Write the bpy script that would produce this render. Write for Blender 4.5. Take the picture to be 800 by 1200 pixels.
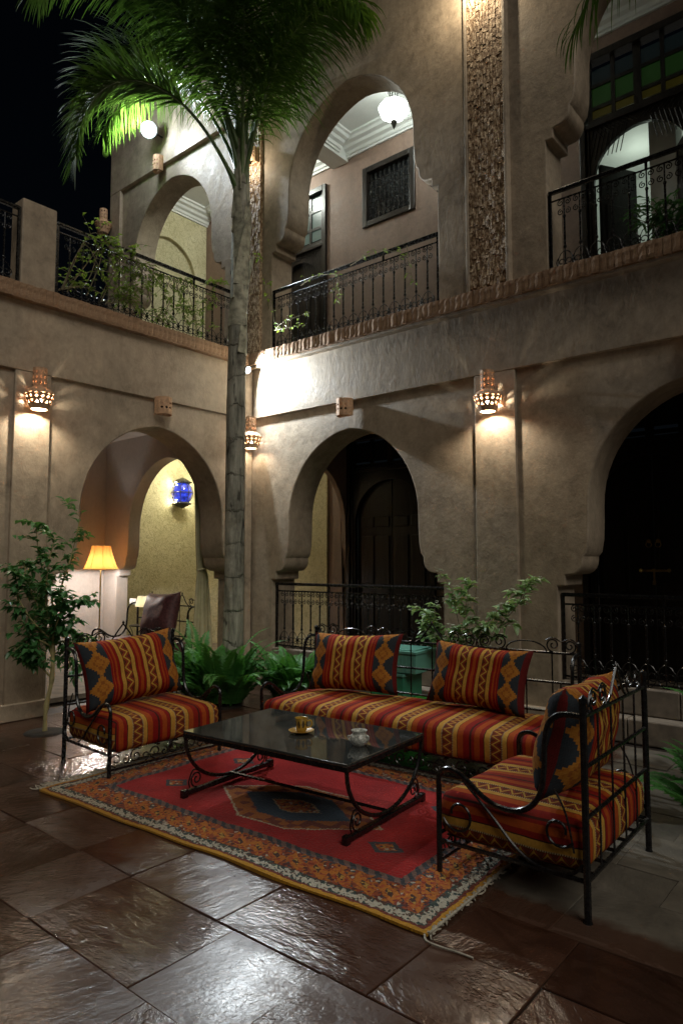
import bpy, bmesh, math, random
from mathutils import Vector, Matrix, noise
random.seed(7)
R_ = math.radians
scene = bpy.context.scene
for o in list(bpy.data.objects):
    bpy.data.objects.remove(o, do_unlink=True)
COL = scene.collection

# ------------------------------------------------------------------ camera, sky, fill sun, exposure
CAMPOS = Vector((6.598, -6.100, 1.5))
YAW, TILT = R_(39.75), math.atan(59 / 800)
cd = bpy.data.cameras.new('camera'); cam = bpy.data.objects.new('camera', cd); COL.objects.link(cam)
cam.location = CAMPOS
cam.rotation_euler = (R_(90) + TILT, 0, YAW)
cd.sensor_fit = 'VERTICAL'; cd.sensor_height = 36; cd.sensor_width = 24; cd.lens = 24
cd.clip_start = 0.05; cd.clip_end = 500
scene.camera = cam

SUN_DIR = Vector((-0.65, 0.31, -0.70)).normalized()      # way the light travels
w = bpy.data.worlds.new('World'); scene.world = w; w.use_nodes = True
wn = w.node_tree.nodes; wl = w.node_tree.links
sky = wn.new('ShaderNodeTexSky'); sky.sky_type = 'NISHITA'; sky.sun_disc = False
sky.sun_elevation = math.asin(-SUN_DIR.z); sky.sun_rotation = math.atan2(-SUN_DIR.x, -SUN_DIR.y)
wl.new(sky.outputs[0], wn['Background'].inputs[0]); wn['Background'].inputs[1].default_value = 0.0005
sd = bpy.data.lights.new('fill_sun', 'SUN'); sun = bpy.data.objects.new('fill_sun', sd); COL.objects.link(sun)  # sun lamp standing in for an unseen floodlight across the court
sd.energy = 0.84; sd.angle = R_(35); sd.color = (1.0, 0.94, 0.83)
sun.rotation_euler = SUN_DIR.to_track_quat('-Z', 'Y').to_euler(); sun.location = (12, -6, 14)
vs = scene.view_settings
vs.view_transform = 'Standard'; vs.look = 'None'; vs.gamma = 1.0; vs.exposure = 0.12; vs.use_curve_mapping = False

# ------------------------------------------------------------------ pixel helpers (a pixel gives a direction only)
_Fh = Vector((-math.sin(YAW), math.cos(YAW), 0)); _R = Vector((math.cos(YAW), math.sin(YAW), 0)); _Z = Vector((0, 0, 1))
_F = _Fh * math.cos(TILT) + _Z * math.sin(TILT); _U = -_Fh * math.sin(TILT) + _Z * math.cos(TILT)
def ray(u, v): return _F + _R * ((u - 400) / 800) + _U * ((600 - v) / 800)
def on_plane(u, v, axis, val):
    d = ray(u, v); t = (val - CAMPOS[axis]) / d[axis]
    return CAMPOS + d * t

# ------------------------------------------------------------------ mesh builder
class MB:
    def __init__(s): s.v = []; s.f = []; s.uv = []
    def add(s, vs_, fs):
        b = len(s.v); s.v += [Vector(p) for p in vs_]; s.f += [tuple(i + b for i in f) for f in fs]; return s
    def box(s, a, b):
        x0, y0, z0 = a; x1, y1, z1 = b
        return s.add([(x0,y0,z0),(x1,y0,z0),(x1,y1,z0),(x0,y1,z0),(x0,y0,z1),(x1,y0,z1),(x1,y1,z1),(x0,y1,z1)],
                     [(0,3,2,1),(4,5,6,7),(0,1,5,4),(1,2,6,5),(2,3,7,6),(3,0,4,7)])
    def prism(s, poly, axis, a, b):
        """poly: 2D points; extruded along axis from a to b. axis 1: (x,z); axis 0: (y,z); axis 2: (x,y)"""
        def P(p, c):
            return {0: (c, p[0], p[1]), 1: (p[0], c, p[1]), 2: (p[0], p[1], c)}[axis]
        n = len(poly); vs_ = [P(p, a) for p in poly] + [P(p, b) for p in poly]
        fs = [tuple(range(n)), tuple(range(2*n-1, n-1, -1))] + [(i, i+n, (i+1) % n + n, (i+1) % n) for i in range(n)]
        return s.add(vs_, fs)
    def tube(s, pts, r, seg=6, cap=True, closed=False):
        pts = [Vector(p) for p in pts]; n = len(pts)
        rs = r if isinstance(r, (list, tuple)) else [r] * n
        ref = None; vs_ = []; fs = []
        for i, p in enumerate(pts):
            if closed: t = pts[(i+1) % n] - pts[i-1]
            else: t = pts[min(i+1, n-1)] - pts[max(i-1, 0)]
            if t.length < 1e-9: t = Vector((0, 0, 1))
            t.normalize()
            if ref is None: ref = Vector((0, 0, 1)) if abs(t.z) < .9 else Vector((1, 0, 0))
            a = (ref - t * ref.dot(t))
            if a.length < 1e-5: a = t.orthogonal()
            a.normalize(); b = t.cross(a); ref = a
            for k in range(seg):
                an = 2 * math.pi * k / seg
                vs_.append(p + (a * math.cos(an) + b * math.sin(an)) * rs[i])
        m = n if closed else n - 1
        for i in range(m):
            j = (i + 1) % n
            for k in range(seg):
                fs.append((i*seg+k, i*seg+(k+1) % seg, j*seg+(k+1) % seg, j*seg+k))
        if cap and not closed:
            fs.append(tuple(range(seg-1, -1, -1))); fs.append(tuple((n-1)*seg+k for k in range(seg)))
        return s.add(vs_, fs)
    def lathe(s, prof, seg=24, c=(0, 0, 0), a0=0, a1=2*math.pi, cap=True):
        full = abs(a1 - a0 - 2*math.pi) < 1e-6; cols = seg if full else seg + 1
        vs_ = []; fs = []
        for (r, z) in prof:
            for k in range(cols):
                an = a0 + (a1 - a0) * k / seg
                vs_.append((c[0] + r*math.cos(an), c[1] + r*math.sin(an), c[2] + z))
        for i in range(len(prof)-1):
            for k in range(seg):
                k2 = (k+1) % cols if full else k+1
                fs.append((i*cols+k, i*cols+k2, (i+1)*cols+k2, (i+1)*cols+k))
        if cap and full:
            if prof[0][0] > 1e-4: fs.append(tuple(range(cols-1, -1, -1)))
            if prof[-1][0] > 1e-4: fs.append(tuple((len(prof)-1)*cols+k for k in range(cols)))
        return s.add(vs_, fs)
    def mesh(s, name, mat, smooth=40):
        me = bpy.data.meshes.new(name); me.from_pydata(s.v, [], s.f)
        if smooth:
            me.polygons.foreach_set('use_smooth', [True] * len(me.polygons))
            me.set_sharp_from_angle(angle=R_(smooth))
        if mat: me.materials.append(mat)
        if s.uv:
            ul = me.uv_layers.new(name='UVMap')
            for p in me.polygons:
                for li in p.loop_indices: ul.data[li].uv = s.uv[me.loops[li].vertex_index]
        me.update(); return me
    def build(s, name, mat, parent=None, smooth=40, bevel=0, loc=None, fix=False):
        me = s.mesh(name, mat, smooth)
        if fix:
            bm = bmesh.new(); bm.from_mesh(me); bmesh.ops.recalc_face_normals(bm, faces=bm.faces); bm.to_mesh(me); bm.free()
            if smooth: me.set_sharp_from_angle(angle=R_(smooth))
        return link(name, me, parent, loc, bevel)
def link(name, me, parent=None, loc=None, bevel=0, rot=None):
    o = bpy.data.objects.new(name, me); COL.objects.link(o); o.parent = parent
    if loc is not None: o.location = loc
    if rot is not None: o.rotation_euler = rot
    if bevel:
        m = o.modifiers.new('bevel', 'BEVEL'); m.width = bevel; m.segments = 2; m.limit_method = 'ANGLE'; m.angle_limit = R_(50)
    return o
def tag(o, label=None, cat=None, group=None, kind=None):
    if label: o['label'] = label
    if cat: o['category'] = cat
    if group: o['group'] = group
    if kind: o['kind'] = kind
    return o
def empty(name, loc=(0, 0, 0), rz=0, label=None, cat=None, group=None):
    o = bpy.data.objects.new(name, None); COL.objects.link(o); o.location = loc; o.rotation_euler = (0, 0, rz)
    o.empty_display_size = 0.1
    return tag(o, label, cat, group)
def lamp(name, kind, energy, col, loc, parent=None, size=0.03, direction=None, spot=None, blend=.4):
    l = bpy.data.lights.new(name, kind); l.energy = energy; l.color = col
    l.shadow_soft_size = size
    if spot: l.spot_size = R_(spot); l.spot_blend = blend
    o = bpy.data.objects.new(name, l); COL.objects.link(o); o.parent = parent; o.location = loc
    if direction is not None: o.rotation_euler = Vector(direction).to_track_quat('-Z', 'Y').to_euler()
    return o
def catmull(pts, n=6):
    pts = [Vector(p) for p in pts]; out = []
    for i in range(len(pts)-1):
        p0 = pts[max(i-1, 0)]; p1 = pts[i]; p2 = pts[i+1]; p3 = pts[min(i+2, len(pts)-1)]
        for k in range(n):
            t = k / n
            out.append(.5*((2*p1) + (-p0+p2)*t + (2*p0-5*p1+4*p2-p3)*t*t + (-p0+3*p1-3*p2+p3)*t**3))
    out.append(pts[-1]); return out
def spiral(c, r, a0, turns, inner=.18, n=22):
    """2D spiral winding inwards from radius r at angle a0 (degrees); turns may be negative"""
    out = []
    for i in range(n+1):
        t = i / n; rr = r * (1 - (1-inner) * t); a = R_(a0) + turns * 2*math.pi * t
        out.append((c[0] + rr*math.cos(a), c[1] + rr*math.sin(a)))
    return out

# ------------------------------------------------------------------ materials
class NT:
    def __init__(s, name):
        s.m = bpy.data.materials.new(name); s.m.use_nodes = True; s.t = s.m.node_tree; s.n = s.t.nodes; s.l = s.t.links
        s.b = s.n['Principled BSDF']; s.out = s.n['Material Output']
    def node(s, t, **k):
        nd = s.n.new(t)
        for a, b in k.items(): setattr(nd, a, b)
        return nd
    def put(s, sock, v):
        if hasattr(v, 'node'): s.l.new(v, sock)
        else: sock.default_value = v
    def math(s, op, a, b=None, c=None, clamp=False):
        nd = s.node('ShaderNodeMath', operation=op, use_clamp=clamp)
        for i, v in enumerate((a, b, c)):
            if v is not None: s.put(nd.inputs[i], v)
        return nd.outputs[0]
    def mix(s, fac, a, b, mode='MIX'):
        nd = s.node('ShaderNodeMix', data_type='RGBA', blend_type=mode)
        s.put(nd.inputs[0], fac)
        for i, v in ((6, a), (7, b)):
            s.put(nd.inputs[i], (*v, 1) if isinstance(v, tuple) and len(v) == 3 else v)
        return nd.outputs[2]
    def coord(s, which='Object'):
        return s.node('ShaderNodeTexCoord').outputs[which]
    def sep(s, vec):
        nd = s.node('ShaderNodeSeparateXYZ'); s.l.new(vec, nd.inputs[0]); return nd.outputs
    def noise(s, vec, scale, detail=4, rough=.55, dist=0):
        nd = s.node('ShaderNodeTexNoise'); s.l.new(vec, nd.inputs['Vector'])
        nd.inputs['Scale'].default_value = scale; nd.inputs['Detail'].default_value = detail
        nd.inputs['Roughness'].default_value = rough; nd.inputs['Distortion'].default_value = dist
        return nd.outputs[0]
    def vor(s, vec, scale, feature='F1', out=0, rnd=1.0):
        nd = s.node('ShaderNodeTexVoronoi', feature=feature); s.l.new(vec, nd.inputs['Vector'])
        nd.inputs['Scale'].default_value = scale; nd.inputs['Randomness'].default_value = rnd
        return nd.outputs[out]
    def ramp(s, fac, stops, interp='LINEAR'):
        nd = s.node('ShaderNodeValToRGB'); cr = nd.color_ramp; cr.interpolation = interp
        while len(cr.elements) < len(stops): cr.elements.new(.5)
        for e, (p, c) in zip(cr.elements, stops):
            e.position = p; e.color = (*c, 1) if len(c) == 3 else c
        s.put(nd.inputs[0], fac); return nd.outputs[0]
    def mapr(s, v, a, b, c, d):
        nd = s.node('ShaderNodeMapRange'); s.put(nd.inputs[0], v)
        for i, x in enumerate((a, b, c, d)): nd.inputs[i+1].default_value = x
        return nd.outputs[0]
    def scalevec(s, vec, sc):
        nd = s.node('ShaderNodeMapping'); s.l.new(vec, nd.inputs[0]); nd.inputs['Scale'].default_value = sc; return nd.outputs[0]
    def bump(s, h, strength, dist=.01, base=None):
        nd = s.node('ShaderNodeBump'); nd.inputs['Strength'].default_value = strength; nd.inputs['Distance'].default_value = dist
        s.l.new(h, nd.inputs['Height'])
        if base is not None: s.l.new(base, nd.inputs['Normal'])
        return nd.outputs[0]
    def fin(s, col=None, rough=None, normal=None, metal=None, spec=None, **k):
        if col is not None: s.put(s.b.inputs['Base Color'], (*col, 1) if isinstance(col, tuple) and len(col) == 3 else col)
        if rough is not None: s.put(s.b.inputs['Roughness'], rough)
        if normal is not None: s.l.new(normal, s.b.inputs['Normal'])
        if metal is not None: s.put(s.b.inputs['Metallic'], metal)
        if spec is not None: s.put(s.b.inputs['Specular IOR Level'], spec)
        for a, v in k.items(): s.put(s.b.inputs[a.replace('_', ' ')], v)
        return s.m

def m_plaster(name, c, var=.25, rough=.62):
    t = NT(name); o = t.coord()
    n1 = t.noise(o, 1.1, 5, .6, .6); n2 = t.noise(o, 6, 6, .65); n3 = t.noise(o, 60, 3, .6)
    n4 = t.noise(t.scalevec(o, (1, 1, .8)), 14, 5, .7, .8)
    f = t.math('ADD', t.math('ADD', t.math('MULTIPLY', n1, .36), t.math('MULTIPLY', n2, .32)), t.math('MULTIPLY', n4, .32))
    d = tuple(x * (1-var*1.3) for x in c); l = tuple(min(1, x * (1+var)) for x in c)
    col = t.ramp(f, [(.36, d), (.5, c), (.64, l)])
    st = t.noise(t.scalevec(o, (3.2, 3.2, .45)), 1.0, 5, .7)
    col = t.mix(t.mapr(st, .52, .72, 0, .38), col, tuple(x*.55 for x in c))
    tw = t.noise(t.scalevec(o, (5, 5, 2.2)), 3.0, 5, .62, 2.2)
    col = t.mix(t.mapr(tw, .56, .70, 0, .22), col, tuple(min(1, x*1.35) for x in c))
    nb = t.bump(n3, .22, .004); nb = t.bump(n2, .35, .02, nb); nb = t.bump(tw, .25, .012, nb)
    return t.fin(col, t.mapr(n2, .3, .7, rough-.1, rough+.15), nb)
def m_simple(name, c, rough=.5, metal=0, nscale=18, var=.2, bump=.1, **k):
    t = NT(name); o = t.coord(); n = t.noise(o, nscale, 4)
    col = t.ramp(n, [(.3, tuple(x*(1-var) for x in c)), (.7, tuple(min(1, x*(1+var)) for x in c))])
    return t.fin(col, rough, t.bump(n, bump, .005), metal, **k)
def m_emit(name, c, s):
    t = NT(name); return t.fin(tuple(x*.12 for x in c), .3, Emission_Color=(*c, 1), Emission_Strength=s)
def m_leaf(name, c, c2, rough=.38, trans=.35):
    t = NT(name); o = t.coord(); n = t.noise(o, 7, 3); f = t.noise(o, 60, 2)
    col = t.ramp(t.math('ADD', t.math('MULTIPLY', n, .7), t.math('MULTIPLY', f, .3)), [(.36, c), (.64, c2)])
    t.fin(col, rough)
    tr = t.node('ShaderNodeBsdfTranslucent'); t.l.new(t.mix(.5, col, (c2[0]*1.5, c2[1]*1.4, c2[2]*.6)), tr.inputs[0])
    mx = t.node('ShaderNodeMixShader'); mx.inputs[0].default_value = trans
    t.l.new(t.b.outputs[0], mx.inputs[1]); t.l.new(tr.outputs[0], mx.inputs[2]); t.l.new(mx.outputs[0], t.out.inputs[0])
    return t.m

M = {}
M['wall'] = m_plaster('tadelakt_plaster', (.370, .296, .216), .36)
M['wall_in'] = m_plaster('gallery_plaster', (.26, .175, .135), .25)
M['white'] = m_simple('white_gypsum', (.74, .76, .74), .6, nscale=4, var=.05)
M['cream'] = m_plaster('cream_plaster', (.50, .45, .41), .1)
M['terra'] = m_simple('terracotta', (.52, .32, .19), .75, nscale=30, var=.3, bump=.4)
def m_brick():
    t = NT('fired_brick'); o = t.coord(); oi = t.node('ShaderNodeObjectInfo').outputs['Random']
    n = t.noise(o, 14, 5, .7); p = t.coord(); 
    col = t.ramp(n, [(.3, (.18, .105, .06)), (.5, (.33, .205, .12)), (.72, (.52, .37, .24))])
    col = t.mix(t.mapr(oi, 0, 1, 0, .5), col, (.27, .155, .085))
    return t.fin(col, .8, t.bump(t.noise(o, 60, 5, .7), .45, .008))
M['brick'] = m_brick()
def m_chip():
    t = NT('chipped_brick'); o = t.coord(); n = t.noise(t.scalevec(o, (52, 52, 20)), 1, 6, .75); v = t.vor(t.scalevec(o, (48, 48, 22)), 1, out=0)
    col = t.ramp(n, [(.38, (.13, .075, .04)), (.50, (.34, .22, .125)), (.58, (.78, .62, .44))])
    return t.fin(col, .62, t.bump(n, .8, .014, t.bump(v, .4, .010)), spec=.35)
M['chip'] = m_chip()
def m_iron():
    t = NT('black_iron'); o = t.coord(); n = t.noise(o, 40, 4, .6)
    col = t.ramp(n, [(.35, (.004, .004, .005)), (.7, (.011, .0105, .0105))])
    return t.fin(col, t.mapr(n, .3, .7, .18, .34), t.bump(n, .25, .003), 0, .6)
M['iron'] = m_iron()
def m_wood():
    t = NT('dark_carved_wood'); o = t.coord(); g = t.noise(t.scalevec(o, (9, 9, .8)), 3, 5, .6, .4)
    v = t.vor(o, 26, 'DISTANCE_TO_EDGE')
    col = t.ramp(g, [(.3, (.010, .0075, .006)), (.7, (.028, .021, .017))])
    return t.fin(col, .30, t.bump(v, .25, .01, t.bump(g, .3, .004)), spec=.5)
M['wood'] = m_wood()
def m_carved():
    t = NT('carved_yellow_plaster'); o = t.coord()
    na = t.noise(o, 11, 2, .4, .6); gr = t.mapr(t.math('ABSOLUTE', t.math('SUBTRACT', na, .5)), .008, .035, 1, 0)
    nb_ = t.noise(o, 23, 2, .4, .5); gr2 = t.mapr(t.math('ABSOLUTE', t.math('SUBTRACT', nb_, .5)), .012, .05, 1, 0)
    dot = t.mapr(t.vor(o, 34, rnd=.85), .20, .30, 1, 0)
    hole = t.math('MAXIMUM', t.math('MULTIPLY', dot, .9), t.math('MAXIMUM', gr, t.math('MULTIPLY', gr2, .6)))
    n = t.noise(o, 2, 4)
    col = t.ramp(n, [(.3, (.56, .51, .31)), (.7, (.68, .63, .42))])
    col = t.mix(t.math('MULTIPLY', hole, .42), col, (.20, .17, .07))
    return t.fin(col, .7, t.bump(t.math('SUBTRACT', 1, hole), .35, .012), spec=.2)
M['carved'] = m_carved()

def tri_wave(t, x, period):            # 0..1..0
    return t.math('PINGPONG', t.math('DIVIDE', x, period/2), 1.0)
C_RED, C_ORG, C_YEL, C_DRK, C_SLT, C_BRN = (.26, .010, .008), (.40, .070, .011), (.56, .305, .052), (.055, .012, .010), (.030, .038, .046), (.12, .026, .012)
def m_kilim(name, period=.345, seat=True):
    t = NT(name); uv = t.node('ShaderNodeUVMap').outputs[0]; x, y, _ = t.sep(uv)
    wob = t.math('MULTIPLY', t.math('SUBTRACT', t.noise(uv, 9, 2), .5), .008)
    x = t.math('ADD', x, wob)
    ph = t.math('FRACT', t.math('ADD', t.math('DIVIDE', x, period), 10.06))
    st = [(0, C_RED), (.055, C_ORG), (.165, C_RED), (.245, C_DRK), (.262, C_YEL), (.37, C_DRK), (.385, C_BRN), (.60, C_DRK), (.615, C_YEL), (.70, C_DRK), (.712, C_ORG), (.83, C_RED), (.955, C_DRK)]
    col = t.ramp(ph, st, 'CONSTANT')
    # zigzag in the brown band (centre .4925, half .1)
    c = t.math('DIVIDE', t.math('SUBTRACT', ph, .4925), .1)
    inb = t.math('LESS_THAN', t.math('ABSOLUTE', c), 1.0)
    z1 = t.math('SUBTRACT', t.math('MULTIPLY', tri_wave(t, y, .062), 1.5), .75)
    dz = t.math('ABSOLUTE', t.math('SUBTRACT', c, z1))
    zig = t.math('MULTIPLY', t.math('LESS_THAN', dz, .25), inb)
    zig2 = t.math('MULTIPLY', t.math('LESS_THAN', t.math('ABSOLUTE', t.math('SUBTRACT', dz, .62)), .12), inb)
    col = t.mix(zig, col, C_YEL); col = t.mix(zig2, col, (.33, .05, .02))
    # little checks on the yellow stripe borders
    chk = t.math('LESS_THAN', tri_wave(t, y, .011), .5)
    e1 = t.math('LESS_THAN', t.math('ABSOLUTE', t.math('SUBTRACT', ph, .378)), .011)
    e2 = t.math('LESS_THAN', t.math('ABSOLUTE', t.math('SUBTRACT', ph, .608)), .011)
    ed = t.math('MULTIPLY', t.math('MAXIMUM', e1, e2), chk)
    col = t.mix(ed, col, (.55, .43, .24))
    n = t.noise(uv, 55, 3); n2 = t.noise(uv, 5, 3)
    col = t.mix(t.mapr(n, .35, .75, .0, .30), col, (.03, .015, .008)); col = t.mix(t.mapr(n2, .4, .7, 0, .12), col, (.25, .11, .04))
    wv = t.math('MULTIPLY', tri_wave(t, y, .006), tri_wave(t, x, .005))
    return t.fin(col, .9, t.bump(wv, .5, .003, t.bump(n, .3, .004)), spec=.15)
M['kilim'] = m_kilim('kilim_stripes')
def m_pillow():
    t = NT('kilim_pillow'); uv = t.node('ShaderNodeUVMap').outputs[0]; x, y, _ = t.sep(uv)
    ax = t.math('ABSOLUTE', x)
    period = .19
    ph = t.math('FRACT', t.math('ADD', t.math('DIVIDE', x, period), 10.0))
    st = [(0, C_ORG), (.07, C_RED), (.17, C_DRK), (.185, C_YEL), (.33, C_DRK), (.345, C_BRN), (.655, C_DRK), (.67, C_YEL), (.815, C_DRK), (.83, C_RED), (.93, C_ORG)]
    col = t.ramp(ph, st, 'CONSTANT')
    c = t.math('DIVIDE', t.math('SUBTRACT', ph, .5), .15); inb = t.math('LESS_THAN', t.math('ABSOLUTE', c), 1.0)
    z1 = t.math('SUBTRACT', t.math('MULTIPLY', tri_wave(t, y, .075), 1.4), .7)
    dz = t.math('ABSOLUTE', t.math('SUBTRACT', c, z1))
    col = t.mix(t.math('MULTIPLY', t.math('LESS_THAN', dz, .28), inb), col, C_YEL)
    col = t.mix(t.math('MULTIPLY', t.math('LESS_THAN', t.math('ABSOLUTE', t.math('SUBTRACT', dz, .66)), .16), inb), col, (.34, .05, .02))
    # red-orange stripes next to the end panels
    s1 = t.math('GREATER_THAN', ax, .165)
    col = t.mix(s1, col, t.ramp(t.math('DIVIDE', ax, .4), [(0, C_RED), (.44, C_ORG), (.475, C_RED), (.515, C_ORG), (.53, C_RED), (.56, C_DRK)], 'CONSTANT'))
    end = t.math('GREATER_THAN', ax, .225)
    col = t.mix(end, col, C_SLT)
    # stepped medallions
    q = .012
    qx = t.math('MULTIPLY', t.math('FLOOR', t.math('DIVIDE', t.math('ABSOLUTE', t.math('SUBTRACT', ax, .292)), q)), q)
    yy = t.math('MULTIPLY', t.math('SUBTRACT', t.math('FRACT', t.math('ADD', t.math('DIVIDE', t.math('ADD', y, .02), .17), 10)), .5), .17)
    qy = t.math('MULTIPLY', t.math('FLOOR', t.math('DIVIDE', t.math('ABSOLUTE', yy), q)), q)
    dm = t.math('ADD', qx, t.math('MULTIPLY', qy, .82))
    med = t.math('MULTIPLY', t.math('LESS_THAN', dm, .063), end)
    med = t.math('MULTIPLY', med, t.math('LESS_THAN', ax, .362))
    n = t.noise(uv, 60, 3)
    col = t.mix(med, col, t.ramp(n, [(.35, (.33, .115, .016)), (.65, (.52, .22, .035))]))
    inner = t.math('MULTIPLY', t.math('LESS_THAN', t.math('ABSOLUTE', t.math('SUBTRACT', dm, .024)), .007), med)
    col = t.mix(inner, col, (.30, .10, .02))
    edge = t.math('GREATER_THAN', ax, .365)
    col = t.mix(edge, col, (.13, .012, .012))
    col = t.mix(t.mapr(n, .35, .75, .0, .30), col, (.03, .015, .008))
    wv = t.math('MULTIPLY', tri_wave(t, y, .006), tri_wave(t, x, .005))
    return t.fin(col, .9, t.bump(wv, .5, .003, t.bump(n, .4, .004)), spec=.15)
M['pillow'] = m_pillow()
def m_rug():
    t = NT('knotted_rug'); uv = t.node('ShaderNodeUVMap').outputs[0]
    wn_ = t.node('ShaderNodeTexNoise'); t.l.new(uv, wn_.inputs['Vector']); wn_.inputs['Scale'].default_value = 26; wn_.inputs['Detail'].default_value = 3
    off = t.node('ShaderNodeVectorMath', operation='MULTIPLY_ADD'); t.l.new(wn_.outputs[1], off.inputs[0]); off.inputs[1].default_value = (.03, .03, 0); t.l.new(uv, off.inputs[2])
    x, y, _ = t.sep(off.outputs[0]); x = t.math('SUBTRACT', x, .015); y = t.math('SUBTRACT', y, .015)
    ax = t.math('ABSOLUTE', x); ay = t.math('ABSOLUTE', y)
    n = t.noise(uv, 70, 3); n2 = t.noise(uv, 3.5, 4); v = t.vor(uv, 22, rnd=.5)
    vc = t.vor(uv, 19, out=1, rnd=.35)
    field = t.ramp(n2, [(.3, (.28, .007, .009)), (.5, (.39, .012, .013)), (.7, (.50, .022, .020))])
    # distance to the outer edge
    d = t.math('MINIMUM', t.math('SUBTRACT', 1.45, ax), t.math('SUBTRACT', .925, ay))
    # coordinate running along the edge
    along = t.math('ADD', x, y)
    cellr = t.sep(vc)[0]
    vf = t.vor(uv, 58, out=1, rnd=.9); cf = t.sep(vf)[1]; vg = t.sep(t.vor(uv, 44, out=1, rnd=.8))[0]
    motif = t.ramp(cf, [(0, (.46, .15, .02)), (.34, (.38, .07, .02)), (.55, (.17, .02, .015)), (.70, (.045, .05, .06)), (.82, (.52, .27, .05)), (.93, (.50, .44, .33))], 'CONSTANT')
    w1 = tri_wave(t, along, .135); w2 = t.math('ABSOLUTE', t.math('SUBTRACT', d, .19))
    dd_ = t.math('ADD', t.math('MULTIPLY', w1, .075), t.math('MULTIPLY', w2, .85))
    ground_ = t.ramp(cf, [(0, (.30, .06, .018)), (.38, (.11, .022, .015)), (.62, (.05, .055, .06)), (.74, (.44, .14, .02)), (.92, (.48, .42, .32))], 'CONSTANT')
    dk = t.mix(t.math('LESS_THAN', dd_, .078), ground_, t.ramp(cf, [(0, (.50, .16, .018)), (.6, (.42, .085, .018)), (.85, (.24, .03, .015))], 'CONSTANT'))
    dk = t.mix(t.math('LESS_THAN', dd_, .028), dk, t.ramp(cf, [(0, (.07, .03, .02)), (.6, (.50, .28, .05))], 'CONSTANT'))
    zg = tri_wave(t, t.math('ADD', along, t.math('MULTIPLY', t.math('SUBTRACT', vg, .5), .05)), .055)
    white = t.mix(t.math('LESS_THAN', t.math('ABSOLUTE', t.math('SUBTRACT', t.math('ADD', t.math('MULTIPLY', zg, .035), .050), d)), t.math('ADD', .008, t.math('MULTIPLY', vg, .016))), t.ramp(cf, [(0, (.03, .055, .05)), (.4, (.09, .04, .025)), (.7, (.06, .09, .07)), (.85, (.50, .45, .36))], 'CONSTANT'), (.48, .43, .33))
    guard = t.mix(t.math('LESS_THAN', tri_wave(t, along, .07), .5), (.05, .055, .065), (.20, .12, .10))
    col = field
    col = t.mix(t.math('LESS_THAN', d, .335), col, guard)
    col = t.mix(t.math('LESS_THAN', d, .285), col, dk)
    col = t.mix(t.math('LESS_THAN', d, .110), col, white)
    col = t.mix(t.math('LESS_THAN', d, .038), col, (.16, .03, .015))
    col = t.mix(t.math('LESS_THAN', d, .024), col, (.50, .24, .015))
    # corner / side small medallions in the field
    for (cx, cy) in ((-.84, -.30), (.86, -.33), (-.84, .33), (.86, .33)):
        e = t.math('ADD', t.math('ABSOLUTE', t.math('SUBTRACT', x, cx)), t.math('MULTIPLY', t.math('ABSOLUTE', t.math('SUBTRACT', y, cy)), 1.25))
        col = t.mix(t.math('LESS_THAN', e, .11), col, (.055, .06, .07)); col = t.mix(t.math('LESS_THAN', e, .07), col, motif)
    # central medallion: a long hexagon
    ax = t.math('ABSOLUTE', t.math('SUBTRACT', x, .09)); ay = t.math('ABSOLUTE', t.math('ADD', y, .15))
    hx = t.math('ADD', t.math('MULTIPLY', ax, .50), t.math('MULTIPLY', ay, .72))
    hx = t.math('MAXIMUM', hx, ay)
    sc = t.math('MULTIPLY', t.math('ABSOLUTE', t.math('SUBTRACT', tri_wave(t, t.math('SUBTRACT', ax, ay), .06), .5)), .018)
    hx = t.math('ADD', hx, sc)
    col = t.mix(t.math('LESS_THAN', hx, .325), col, (.50, .42, .28))
    col = t.mix(t.math('LESS_THAN', hx, .314), col, t.mix(t.math('GREATER_THAN', cellr, .62), (.36, .11, .02), (.17, .035, .02)))
    col = t.mix(t.math('LESS_THAN', hx, .215), col, t.ramp(n2, [(.3, (.015, .038, .070)), (.7, (.035, .075, .120))]))
    col = t.mix(t.math('LESS_THAN', hx, .10), col, (.45, .36, .20)); col = t.mix(t.math('LESS_THAN', hx, .092), col, motif)
    col = t.mix(t.mapr(n, .35, .75, 0, .35), col, (.03, .015, .012))
    return t.fin(col, .95, t.bump(n, .9, .012, t.bump(t.noise(uv, 200, 2), .5, .004)), spec=.1, Sheen_Weight=.1)
M['rug'] = m_rug()
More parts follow.
